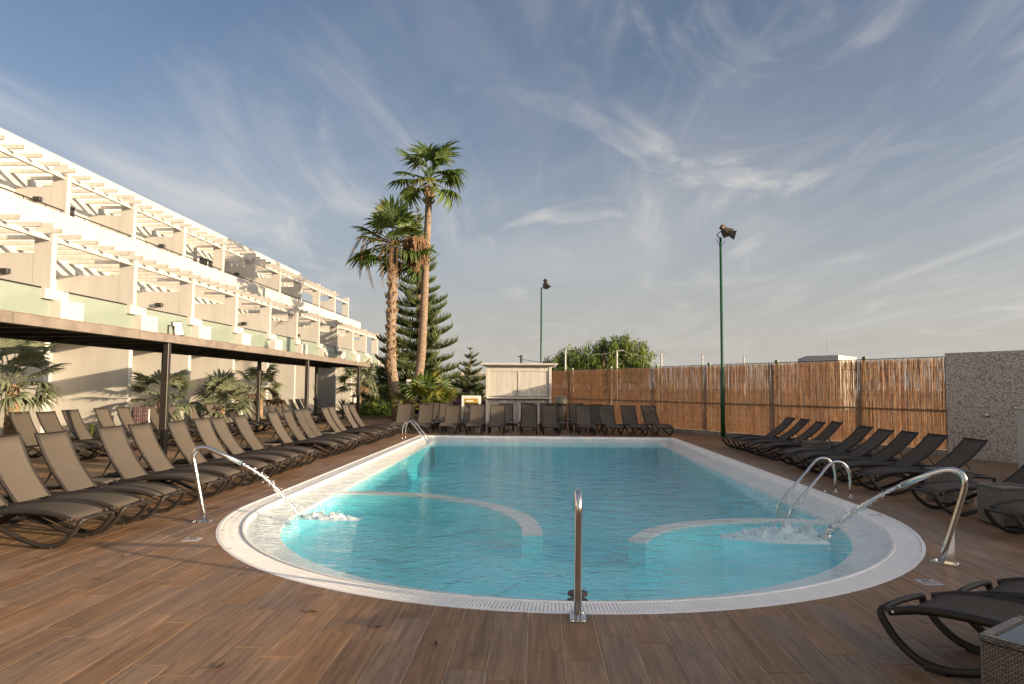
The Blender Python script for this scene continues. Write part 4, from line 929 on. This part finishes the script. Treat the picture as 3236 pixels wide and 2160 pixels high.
MB().tube(arc([(0, 0, 7.12), (-0.12, 0, 7.25), (0.05, 0, 7.4)], 4), 0.018, 6).build('bracket', 'green_metal', lp)
MB().tube([(-0.14, 0, 7.10), (0.0, 0, 6.75), (0.16, 0, 7.02)], 0.012, 5).build('cable', 'dark_metal', lp)
floodhead(lp, Matrix.Translation((0.22, 0.05, 7.38)) @ Matrix.Rotation(R(18), 4, 'Z') @ Matrix.Rotation(R(28), 4, 'Y'), 0.78)
floodhead(lp, Matrix.Translation((0.36, -0.22, 7.22)) @ Matrix.Rotation(R(-12), 4, 'Z') @ Matrix.Rotation(R(16), 4, 'Y'), 0.70)
q = atY(1242, 660, 36.5); lp = empty('floodlight_mast', (q.x, q.y, 0)); tag(lp, 'green mast with a single flared floodlight rising behind the kiosk', 'lamp post', 'green floodlight masts')
MB().tube([(0, 0, 0), (0, 0, 2.3), (0, 0, q.z)], [0.07, 0.06, 0.04], 10).build('pole', 'green_metal', lp, True)
MB().tube([(0, 0, q.z-0.1), (0.05, 0, q.z+0.08), (0.16, 0, q.z+0.1)], 0.02, 6).build('bracket', 'green_metal', lp)
floodhead(lp, Matrix.Translation((0.26, 0, q.z+0.16)) @ Matrix.Rotation(R(-20), 4, 'Z') @ Matrix.Rotation(R(62), 4, 'Y'), 0.9)
prev = None
for i, (px, py, Y) in enumerate(((1297, 801, 46), (1415, 804, 47.5), (1517, 809, 49.5), (1611, 812, 51.5), (1706, 815.5, 53.5))):
    q = atY(px, py, Y); c = empty('court_lamp', (q.x, q.y, 0)); tag(c, ('pale court lamp with short arm beyond the fence, %s from the kiosk' % ORD[i]), 'lamp post', 'court lamps beyond the fence')
    MB().tube([(0, 0, 0), (0, 0, q.z)], 0.06, 8).build('pole', 'lamp_white', c, True); MB().box(0.0, 0.5, -0.07, 0.07, q.z-0.02, q.z+0.05).build('arm', 'far_grey', c)
    if prev is not None:
        a = prev+Vector((0.5, 0, -0.02)); b = q; pts = []
        for k in range(13):
            t = k/12; pp = a.lerp(b, t); pp.z -= 0.55*4*t*(1-t)*0.5; pts.append(pp)
        o = MB().tube(pts, 0.005, 4).build('sagging_cable', 'far_grey'); tag(o, 'thin cable sagging from the %s to the %s court lamp counted from the kiosk' % (ORD[i-1], ORD[i]), 'cable', 'sagging cables')
    prev = q
q = atY(1196, 814, 50); up = empty('utility_pole', (q.x, q.y, 0)); tag(up, 'thin dark utility pole with fittings rising behind the kiosk', 'pole')
MB().tube([(0, 0, 0), (0, 0, q.z)], 0.09, 8).build('pole', 'dark_metal', up); MB().tube([(-0.25, 0, q.z-0.1), (0, 0, q.z-0.15), (0, 0, q.z-0.5), (-0.5, 0, q.z-1.1)], 0.05, 6).build('stay', 'dark_metal', up)
a = Vector((q.x, q.y, q.z-0.3)); pts = [a.lerp(Vector((6, 58, 4.0)), k/10)-Vector((0, 0, 1.2*k/10*(1-k/10))) for k in range(11)]
tag(MB().tube(pts, 0.018, 4).build('overhead_wire', 'dark_metal'), 'dark overhead wire running from the utility pole towards the tree', 'wire')
q0 = atY(1850, 816, 60); q1 = atY(1923, 814, 58); q2 = atY(1965, 816, 62)
fb = empty('rooftop_house', (q0.x, 60, 0)); tag(fb, 'small white flat-roofed house top showing above the reed fence', 'building')
hz = q0.z
P4 = [Vector((q0.x, q0.y, 0)), Vector((q1.x, q1.y, 0)), Vector((q2.x, q2.y, 0)), Vector((q0.x+1.5, 66, 0))]
mb = MB()
for i in range(4): a, b = P4[i], P4[(i+1) % 4]; mb.quad(a, b, b+Vector((0, 0, hz)), a+Vector((0, 0, hz)))
mb.poly([p+Vector((0, 0, hz)) for p in P4]); wpart(mb, 'wall', 'white_wall', fb)
wpart(MB().tube([(atY(1897, 800, 61).x, 61, hz), (atY(1897, 800, 61).x, 61, hz+1.4)], 0.03, 5), 'antenna', 'far_grey', fb)

# bin
q = atY(1287, 962, 28.6); bn = empty('litter_bin', (q.x, 28.6, 0)); tag(bn, 'beige litter bin with domed lid behind the far loungers', 'bin')
MB().lathe([(0.24, 0.0), (0.25, 0.03), (0.25, 0.90), (0.255, 0.92)], 20).build('drum', 'bin_beige', bn, True)
MB().lathe([(0.24, 0.92), (0.24, 1.02)], 20).build('opening_band', 'dark_metal', bn)
MB().lathe([(0.30, 1.02), (0.31, 1.06), (0.29, 1.18), (0.22, 1.30), (0.10, 1.37), (0.02, 1.385)], 20).build('dome_lid', 'bin_beige', bn, True)

# notice boards
q = atY(1081, 907, 29.6); nb_ = empty('menu_board', (q.x, 29.6, 0)); tag(nb_, 'white framed notice board with a yellow poster behind the far loungers', 'notice board')
MB().bbox(-0.42, 0.42, -0.03, 0.03, 0.1, q.z, 0.01).build('panel', 'white_plastic', nb_); MB().box(-0.30, 0.30, -0.036, -0.0305, q.z-0.36, q.z-0.12).build('poster', 'yellow', nb_)
MB().box(-0.22, 0.10, -0.039, -0.0365, q.z-0.26, q.z-0.2).build('heading', 'white_plastic', nb_)
q = atY(938, 870, 34.5); wb = empty('white_signpost', (q.x, 34.5, 0)); tag(wb, 'narrow white sign panel standing upright between the palm trunks', 'sign')
MB().bbox(-0.12, 0.12, -0.04, 0.04, 0, q.z, 0.01).build('panel', 'white_plastic', wb)
q = atY(813, 905, 33.0); gl = empty('garden_lantern', (q.x, 33, 0)); tag(gl, 'black garden lantern post with pale globe by the planted bed', 'lantern')
MB().tube([(0, 0, 0), (0, 0, 0.9)], 0.05, 8).build('post', 'dark_metal', gl); MB().lathe([(0.08, 0.9), (0.10, 0.95), (0.10, 1.15), (0.05, 1.18)], 12).build('globe', 'lamp_white', gl); MB().bbox(-0.16, 0.16, -0.16, 0.16, 1.19, 1.25, 0.01).build('hood', 'dark_metal', gl)

# ------------------------------------------------------------------ vegetation
def fan_leaf(m, pet=0.8, r=0.85, nseg=24, spread=150, droop=0.5, seed=0, name='frond', cup=0.25):
    """petiole along +x, then a pleated fan whose fingers droop at the tips"""
    rr = random.Random(seed); mb = MB()
    mb.tube(arc([(0, 0, 0), (pet*0.5, 0, 0.03*pet), (pet, 0, -0.06*pet)], 3), [0.028]*3+[0.018]*4, 5)
    c = Vector((pet, 0, -0.06*pet))
    for i in range(nseg):
        a = R(-spread+2*spread*i/(nseg-1))+rr.gauss(0, 0.03); ln = r*(0.62+0.38*math.cos(a*0.62))*rr.uniform(0.85, 1.08)
        wd = ln*0.060*rr.uniform(0.8, 1.2)+0.004; dirv = Vector((math.cos(a), math.sin(a), 0)); sd = Vector((-dirv.y, dirv.x, 0)); prev = None
        dr = droop*rr.uniform(0.7, 1.5); tw = rr.gauss(0, 0.25)
        for k in range(6):
            t = k/5; w = wd*(0.35+1.5*t if t < 0.45 else 1.03*(1-((t-0.45)/0.55)**1.3)+0.02)
            p = c+dirv*(ln*t*(1-0.25*dr*t*t)); p.z += cup*ln*t*(1-t)*0.9 - dr*ln*max(0, t-0.35)**1.8*1.5
            p += sd*tw*0.06*t*t*ln
            fold = Vector((0, 0, w*0.5))
            L_, M_, R_ = p-sd*w+fold, p, p+sd*w+fold
            if prev:
                mb.quad(prev[0], prev[1], M_, L_); mb.quad(prev[1], prev[2], R_, M_)
            prev = (L_, M_, R_)
    return mb.mesh(name, m)
LEAF = {}
for key, m in (('g', 'palm_green'), ('y', 'palm_yellow'), ('d', 'palm_dead'), ('s', 'palm_grey')):
    LEAF[key] = [fan_leaf(m, 0.85, 0.95, 24, 112, 0.32, 1), fan_leaf(m, 0.78, 0.92, 22, 125, 0.55, 2), fan_leaf(m, 0.9, 1.0, 24, 105, 0.2, 3)]
THREAD = MB()
_r = random.Random(77)
for i in range(9):
    y = _r.uniform(-0.25, 0.25); l = _r.uniform(0.6, 1.3); THREAD.tube([(0, 0, 0), (0.7, y*0.6, 0.15), (1.2, y, -0.1), (1.35, y*1.1, -0.1-l)], [0.012, 0.012, 0.01, 0.004], 4)
THREAD = THREAD.mesh('dry_thread', 'palm_dead')
TASSEL = MB()
for i in range(90):
    y = _r.gauss(0, 0.16); x0 = _r.uniform(0.5, 1.2); l = _r.uniform(0.25, 0.85); z0 = 0.1-abs(_r.gauss(0, 0.2)); TASSEL.tube([(x0, y, z0), (x0+_r.gauss(0.05, .05), y+_r.gauss(0, 0.05), z0-l*0.5), (x0+_r.gauss(0.05, .07), y+_r.gauss(0, .07), z0-l)], [0.03, 0.03, 0.012], 4, cap=False)
TASSEL.tube([(0, 0, 0), (0.5, 0, 0.22), (0.9, 0, 0.05)], 0.03, 5); TASSEL = TASSEL.mesh('dry_flower_cluster', 'palm_dead')
def put_leaf(root, me, pos, az, el, s, roll=0.0, name='frond'):
    o = link(name, me, root, pos); M = Matrix.Rotation(az, 3, 'Z') @ Matrix.Rotation(-el, 3, 'Y') @ Matrix.Rotation(roll, 3, 'X'); o.rotation_euler = M.to_euler(); o.scale = (s, s, s); return o
def crown(root, top, n, s, seed, els=(80, -35), mix='gggy', low='d', rise=0.5):
    rr = random.Random(seed)
    for i in range(n):
        t = i/(n-1); el = R(els[0]+(els[1]-els[0])*t**0.9+rr.gauss(0, 5)); az = i*2.39996+rr.gauss(0, 0.15)
        key = rr.choice(mix) if t < 0.85 else rr.choice(mix+low)
        put_leaf(root, rr.choice(LEAF[key]), (top[0]+0.08*math.cos(az), top[1]+0.08*math.sin(az), top[2]+rise*(1-t)*0.5-0.15*t), az, el, s*rr.uniform(0.85, 1.1), rr.gauss(0, 0.3))
def ringed_trunk(path, r0, r1, seed, step=0.11):
    rr = random.Random(seed); P = arc(path, 14); rad = []; n = len(P)
    for i in range(n):
        t = i/(n-1); rad.append((r0+(r1-r0)*t)*(1+0.05*((i % 2)*2-1))*rr.uniform(0.97, 1.03)+0.16*max(0, 1-t*11)**2)
    return MB().tube(P, rad, 12), P, rad
# tall slender palm
b = gv(944, 962); T = atY(985, 428, 34.6); T0 = Vector((b.x, 34.6, 0))
pB = empty('fan_palm', T0); tag(pB, 'tallest fan palm with slim bare trunk and small round crown', 'palm tree', 'tall fan palms')
tp = T-T0; m1 = atY(965, 830, 34.6)-T0; m2 = atY(976, 620, 34.6)-T0
mb, P, rad = ringed_trunk([(0, 0, 0), (0.08, 0, 0.8), m1, m2, (tp.x, 0, tp.z)], 0.30, 0.155, 1); mb.build('trunk', 'trunk_grey', pB, True)
bt = MB(); rr = random.Random(2)
for i in range(60):
    a = rr.uniform(0, 6.28); z = tp.z-rr.uniform(0, 0.9); c = Vector((tp.x+0.15*math.cos(a), 0.15*math.sin(a), z)); d = Vector((math.cos(a), math.sin(a), 0.9)).normalized(); bt.tube([c, c+d*0.14, c+d*0.26+Vector((0, 0, .03))], [0.05, 0.035, 0.01], 4)
bt.build('leaf_bases', 'trunk_boot', pB)
crown(pB, (tp.x, 0, tp.z+0.35), 19, 1.3, 4, (84, -34), 'gggggy', 'd')
# stouter palm with ragged boots
b = gv(910, 966); Yb = 33.4; T = atY(905, 568, Yb); T0 = Vector((atY(912, 960, Yb).x, Yb, 0))
pA = empty('fan_palm', T0); tag(pA, 'stouter fan palm with ragged shaggy trunk and drooping dry threads', 'palm tree', 'tall fan palms')
tp = T-T0; m1 = atY(897, 800, Yb)-T0
mb, P, rad = ringed_trunk([(0.05, 0, 0), (0.0, 0, 0.8), m1, (tp.x, 0, tp.z)], 0.26, 0.21, 3); mb.build('trunk', 'trunk_grey', pA, True)
bt = MB()
for i in range(620):
    t = rr.random()**0.6; k = min(len(P)-1, int(t*(len(P)-1))); 
    if t < 0.55 and rr.random() < 0.35: continue
    a = rr.uniform(0, 6.28)
    if t < 0.62: a = rr.gauss(math.pi, 0.7)
    c = P[k]+Vector((math.cos(a), math.sin(a), 0))*(rad[k]*0.9)+Vector((0, 0, rr.uniform(-.1, .1))); d = (Vector((math.cos(a), math.sin(a), 0))*rr.uniform(0.5, 1.0)+Vector((rr.gauss(0, .3), rr.gauss(0, .3), 0.9))).normalized(); l = rr.uniform(0.08, 0.22)
    bt.tube([c, c+d*l*0.6, c+d*l], [0.045, 0.032, 0.008], 4)
bt.build('leaf_bases', 'trunk_boot', pA)
crown(pA, (tp.x, 0, tp.z+0.1), 22, 1.3, 9, (85, -42), 'ggggy', 'g')
for az, el in ((3.3, 0.35), (2.9, 0.15), (3.6, -0.1), (4.6, -0.5), (5.0, -0.3), (3.1, -0.35)): put_leaf(pA, THREAD, (tp.x, 0, tp.z+0.25), az, el, 1.35, 0, 'dry_thread')
for az, el in ((0.1, 0.25), (-0.4, 0.1), (0.5, 0.0), (-0.1, -0.25)): put_leaf(pA, TASSEL, (tp.x, 0, tp.z+0.2), az, el, 1.25, 0, 'dry_flower_cluster')
# small palms
def small_palm(px, py, Y, h, s, label, key='s', n=20, els=(75, -20), seed=0):
    q = atY(px, py, Y); t = empty('small_palm', (q.x, Y, 0)); tag(t, label, 'palm', 'small fan palms')
    mb, P, rad = ringed_trunk([(0, 0, 0), (0.03, 0, h*0.5), (0, 0, h)], 0.16, 0.13, seed); mb.build('trunk', 'trunk_boot', t, True)
    crown(t, (0, 0, h), n, s, seed, els, key, 'd'); return t
small_palm(30, 850, 15.3, 1.7, 0.72, 'small palm with grey-green fans below the canopy, spreading against the hotel', 's', 20, (70, -25), 11)
small_palm(372, 900, 21.6, 1.25, 0.62, 'small grey-green fan palm behind the double canopy posts', 's', 20, (60, -20), 12)
small_palm(507, 905, 24.6, 0.9, 0.72, 'bushy low fan palm with upright silvery leaves by the hotel wall', 's', 24, (85, 0), 13)
small_palm(595, 880, 27.5, 1.5, 0.70, 'small fan palm spreading wide beside a canopy post by the hotel wall', 's', 18, (60, -20), 14)
small_palm(822, 880, 37.5, 1.9, 0.75, 'small palm on a short trunk at the far end of the canopy', 's', 22, (65, -25), 15)
small_palm(975, 935, 29.6, 0.75, 0.98, 'young palm with bright yellow-green fans in front of the tall palm', 'yyg', 15, (80, 8), 16)
# spiky yuccas
def yucca(px, py, Y, r, n, label, seed):
    q = atY(px, py, Y); t = empty('yucca_plant', (q.x, Y, 0)); tag(t, label, 'plant', 'spiky yuccas'); rr = random.Random(seed); me = MB()
    prev = None
    for k in range(6):
        u = k/5; w = r*0.055*(1-u**2)+0.002; z = r*(0.12*math.sin(u*3)-0.1*u*u); cur = ((r*u, -w, z+w*.5), (r*u, 0, z), (r*u, w, z+w*.5))
        if prev: me.quad(prev[0], prev[1], cur[1], cur[0]); me.quad(prev[1], prev[2], cur[2], cur[1])
        prev = cur
    me = me.mesh('blade', 'leaf_yucca')
    for i in range(n): put_leaf(t, me, (0, 0, 0.12+0.25*r*i/n), i*2.4, R(rr.uniform(10, 85)), rr.uniform(0.8, 1.1), 0, 'blade')
    MB().tube([(0, 0, 0), (0, 0, 0.3*r+0.12)], 0.05, 6).build('stem', 'trunk_boot', t)
yucca(210, 975, 17.6, 0.55, 34, 'small spiky yucca between two loungers of the rear row', 1)
yucca(787, 925, 36.5, 0.9, 46, 'dark spiky yucca beside the garden lantern', 2)
yucca(862, 925, 37.5, 1.0, 46, 'spiky yucca in the planted bed beside the ragged palm trunk', 3)

# Norfolk Island pines
def pine_branch(seed):
    rr = random.Random(seed); mb = MB(); n = 17
    def ax(u): return Vector((u, 0, -0.10*math.sin(u*2.6)+0.13*u*u))
    mb.tube([ax(k/8) for k in range(9)], [0.022*(1-k/9)+0.006 for k in range(9)], 5)
    for i in range(n):
        u = 0.12+0.86*i/(n-1)
        for s in (-1, 1):
            l = (0.30*math.sin(math.pi*(0.12+0.82*u))+0.05)*rr.uniform(0.8, 1.15); c = ax(u); d = Vector((0.62, s*0.62, 0.30+rr.uniform(-.05, .2))).normalized()
            pts = [c, c+d*l*0.5+Vector((0, 0, 0.02)), c+d*l+Vector((0, 0, 0.10*rr.uniform(0.6, 1.4)))]
            mb.tube(pts, [0.010, 0.017, 0.004], 5, cap=False)
            d2 = Vector((0.35, s*0.25, 0.9)).normalized(); l2 = l*rr.uniform(0.3, 0.6); mb.tube([c, c+d2*l2*0.6, c+d2*l2], [0.009, 0.014, 0.004], 5, cap=False)
    return mb.mesh('branch', 'pine_green')
PB = [pine_branch(s) for s in (1, 2, 3)]
def pine(px, top, base, Y, label, wid, tiers, seed, z0=1.2, group='norfolk pines'):
    rr = random.Random(seed); a = atY(px[0], top, Y); b = atY(px[1], base, Y); t = empty('norfolk_pine', (b.x, Y, 0)); tag(t, label, 'pine tree', group)
    H = a.z; lean = a.x-b.x
    MB().tube([(0, 0, 0), (lean*0.5, 0, H*0.5), (lean, 0, H)], [0.22*H/13, 0.14*H/13, 0.02], 9).build('trunk', 'pine_bark', t, True)
    for i in range(tiers):
        u = i/(tiers-1); z = z0+(H*0.97-z0)*u**0.95; ln = wid*(1-u)**0.72*rr.uniform(0.88, 1.08)+0.25; k = 6 if u < 0.8 else 5; a0 = rr.uniform(0, 6.28)
        for j in range(k):
            az = a0+2*math.pi*j/k+rr.gauss(0, 0.12); s = ln*rr.uniform(0.8, 1.1)
            put_leaf(t, rr.choice(PB), (lean*z/H, 0, z+rr.gauss(0, 0.06)), az, R(rr.uniform(2, 12)+18*u**2), s, rr.gauss(0, 0.08), 'branch')
    return t
pine((958, 962), 472, 940, 41, 'tall norfolk island pine with tiered branches rising behind the palms', 2.5, 18, 5)
pine((1080, 1077), 800, 930, 38, 'short norfolk pine sapling with flat tiers beside the kiosk', 1.25, 8, 6, 0.6)
pine((893, 893), 760, 940, 42, 'low norfolk pine half hidden behind the ragged palm trunk', 1.35, 8, 8, 0.8)

def leaf_mesh(n_clusters, fn, m, leaf=0.05, per=40, seed=0, hang=0.0, spreadr=0.25, name='crown'):
    """clumps of small leaf blades; fn(rr) gives clump centres"""
    rr = random.Random(seed); mb = MB()
    for c in range(n_clusters):
        C = fn(rr); sc = rr.uniform(0.7, 1.3)
        for i in range(per):
            p = C+Vector((rr.gauss(0, 1), rr.gauss(0, 1), rr.gauss(0, 0.8)))*spreadr*sc
            if hang: p.z -= abs(rr.gauss(0, hang))
            d = Vector((rr.gauss(0, 1), rr.gauss(0, 1), rr.gauss(0, 1)-(2.2 if hang else -0.5))).normalized(); s = d.orthogonal().normalized(); s.rotate(Matrix.Rotation(rr.uniform(0, 6.28), 3, d))
            l = leaf*rr.uniform(0.7, 1.4); w = l*(0.13 if hang else 0.3)
            mb.quad(p, p+d*l*0.5+s*w, p+d*l, p+d*l*0.5-s*w)
    return mb.mesh(name, m)
# pepper tree beyond the fence
Yp = 50; q0 = atY(1370, 850, Yp); pt = empty('pepper_tree', (q0.x, Yp, 0)); tag(pt, 'broad weeping pepper tree with twisted trunk beyond the reed fence', 'tree')
ell = []
for (px, py, rx, rz) in ((1275, 835, 0.9, 0.9), (1310, 815, 1.0, 1.0), (1355, 815, 1.1, 1.1), (1400, 800, 1.2, 1.15), (1425, 790, 1.1, 0.9), (1465, 810, 0.9, 1.1), (1390, 840, 1.6, 0.9), (1330, 845, 1.4, 0.8), (1455, 840, 0.9, 0.8)):
    c = atY(px, py, Yp)-Vector((q0.x, Yp, 0)); ell.append((c, rx, rz))
def pepper_pt(rr):
    c, rx, rz = rr.choice(ell); d = Vector((rr.gauss(0, 1), rr.gauss(0, 1), rr.gauss(0, 1))).normalized()*rr.uniform(0.6, 1.0); return c+Vector((d.x*rx, d.y*rx*1.3, d.z*rz))
link('crown', leaf_mesh(430, pepper_pt, 'leaf_green', 0.22, 48, 3, 0.42, 0.11), pt)['kind'] = 'stuff'
link('inner_leaves', leaf_mesh(90, pepper_pt, 'leaf_dark', 0.2, 40, 5, 0.2, 0.25), pt)['kind'] = 'stuff'
mb = MB(); rr = random.Random(4)
for (px, py) in ((1345, 810), (1300, 820), (1410, 800), (1450, 808), (1385, 800), (1430, 835)):
    e = atY(px, py, Yp)-Vector((q0.x, Yp, 0)); mb.tube(arc([(0, 0, 0), (e.x*0.35+rr.gauss(0, .15), rr.gauss(0, .3), e.z*0.4), (e.x*0.8+rr.gauss(0, .2), rr.gauss(0, .5), e.z*0.75), (e.x, rr.gauss(0, .4), e.z)], 4), [0.26-0.018*k for k in range(13)], 7)
mb.build('trunk', 'pine_bark', pt, True)
# bushes of the planted bed
def bush(x, y, rx, ry, rz, m, label, seed, n=90, leaf=0.09, cat='shrub', flowers=None, group=None):
    t = empty('shrub', (x, y, 0)); tag(t, label, cat, group)
    def fn(rr):
        d = Vector((rr.gauss(0, 1), rr.gauss(0, 1), abs(rr.gauss(0, 1)))).normalized()*rr.uniform(0.55, 1.0); return Vector((d.x*rx, d.y*ry, 0.08+d.z*rz))
    link('foliage', leaf_mesh(n, fn, m, leaf, 40, seed, 0, 0.10), t)['kind'] = 'stuff'
    r4 = random.Random(seed); mb = MB()
    for k in range(6): a = r4.uniform(0, 6.28); mb.tube([(0, 0, 0), (rx*0.4*math.cos(a), ry*0.4*math.sin(a), rz*0.5), (rx*0.7*math.cos(a), ry*0.7*math.sin(a), rz*0.85)], [0.03, 0.02, 0.008], 5)
    mb.build('stems', 'pine_bark', t)
    if flowers:
        def fn2(rr):
            d = Vector((rr.gauss(0, 1), rr.gauss(0, 1)-0.6, abs(rr.gauss(0, 1))+0.2)).normalized()*rr.uniform(0.92, 1.08); return Vector((d.x*rx, d.y*ry, 0.08+d.z*rz))
        link('blossom', leaf_mesh(int(n*1.2), fn2, flowers, 0.06, 34, seed+1, 0, 0.07), t)['kind'] = 'stuff'
def pxx(px, Y): return atY(px, 900, Y).x
bush(pxx(848, 36.6), 36.6, 1.3, 0.7, 0.7, 'leaf_green', 'low light green hedge in the bed left of the ragged palm', 21, 110)
bush(pxx(880, 37.5), 37.5, 0.9, 0.7, 0.8, 'leaf_dark', 'dark green rounded shrub tucked against the ragged palm trunk', 22)
bush(pxx(1010, 40.0), 40.0, 1.9, 1.0, 1.9, 'leaf_dark', 'dense dark shrub behind the young yellow palm', 24, 170, 0.12)
bush(pxx(930, 40.0), 40.0, 1.5, 1.0, 2.4, 'leaf_dark', 'tall dark green shrub between the two palm trunks', 25, 170, 0.12)
bush(pxx(868, 44.0), 44.0, 1.8, 1.2, 2.6, 'leaf_dark', 'big dark shrub at the end of the hotel behind the palms', 26, 190, 0.14)
bush(pxx(1040, 31.6), 31.6, 1.15, 0.6, 1.02, 'leaf_dark', 'purple flowering bush behind the young palm', 27, 80, 0.08, 'flowering bush', 'flower_purple', 'purple flowering bushes')
bush(pxx(1098, 31.4), 31.4, 0.5, 0.5, 1.0, 'leaf_dark', 'purple flowering bush squeezed between notice board and kiosk', 28, 60, 0.08, 'flowering bush', 'flower_purple', 'purple flowering bushes')
# planted bed kerb
x0 = pxx(826, 36); tag(MB().box(x0, pxx(1000, 36), 35.9, 47, 0.0, 0.14).build('planted_bed', 'earth'), kind='structure')

# white villa behind the pines
q0 = atY(1046, 862, 56); q1 = atY(1118, 862, 56); vl = empty('white_villa', (q0.x, 56, 0)); tag(vl, 'small white villa with flat roof and dark openings behind the pine sapling', 'building')
wpart(MB().box(q0.x, q1.x+1.5, 56, 62, 0, q0.z), 'wall', 'white_wall', vl); wpart(MB().box(q0.x-0.3, q1.x+1.8, 55.7, 62.3, q0.z+0.002, q0.z+0.3), 'roof', 'cream_block', vl)
for k in range(3): wpart(MB().box(q0.x+0.5+k*1.05, q0.x+1.2+k*1.05, 55.94, 55.998, 0.3, q0.z-0.6), 'window', 'glass_dark', vl)
# low white planter walls before the terraces
for i, (ya, yb) in enumerate(((20.2, 21.5), (23.4, 25.0), (26.8, 28.6))):
    o = MB().bbox(-12.75, -12.45, ya, yb, 0, 0.82, 0.01).build('planter_wall', 'white_wall'); tag(o, 'low white garden wall before the hotel terraces, %s counted from the towel chair' % ORD[i], 'wall', 'low white garden walls')
# white chair with towels
q = atY(322, 930, 19.2); ch = empty('plastic_chair', (q.x, 19.2, 0), 0.5); tag(ch, 'white plastic terrace chair standing by the hotel wall', 'chair')
MB().bbox(-0.24, 0.24, -0.23, 0.23, 0.42, 0.45, 0.01).build('seat', 'white_plastic', ch)
for sx in (-1, 1):
    for sy in (-1, 1): MB().tube([(sx*0.21, sy*0.2, 0.42), (sx*0.25, sy*0.24, 0)], 0.02, 6).build('leg', 'white_plastic', ch)
MB().bbox(-0.24, 0.24, 0.22, 0.26, 0.5, 1.0, 0.01).build('backrest', 'white_plastic', ch)
for sx in (-1, 1): MB().tube([(sx*0.24, 0.23, 0.5), (sx*0.24, 0.24, 0.66), (sx*0.25, -0.18, 0.66), (sx*0.23, -0.2, 0.43)], 0.02, 6).build('armrest', 'white_plastic', ch)
def drape(name, m, pts, w, label, loc, rz):
    mb = MB(); n = 8; prev = None; P = arc(pts, 4)
    for k, p in enumerate(P):
        cur = [Vector((-w/2+w*j/n, p.y+0.012*math.sin(j*1.9+k*0.4), p.z+0.006*math.sin(j*1.3))) for j in range(n+1)]
        if prev:
            for j in range(n): mb.quad(prev[j], prev[j+1], cur[j+1], cur[j])
        prev = cur
    o = mb.build(name, m, None, True, loc, (0, 0, rz)); md = o.modifiers.new('s', 'SOLIDIFY'); md.thickness = 0.012; tag(o, label, 'towel'); return o
drape('towel', 'towel_dark', [(0, 0.30, 0.55), (0, 0.30, 1.0), (0, 0.24, 1.03), (0, 0.19, 1.0), (0, 0.17, 0.55)], 0.42, 'dark patterned towel hung over the white chair back', (q.x, 19.2, 0.02), 0.5)
drape('towel', 'red', [(0, -0.26, 0.2), (0, -0.255, 0.44), (0, -0.2, 0.475), (0, 0.1, 0.475)], 0.36, 'red towel hanging from the white chair seat', (q.x, 19.2, 0.0), 0.5)
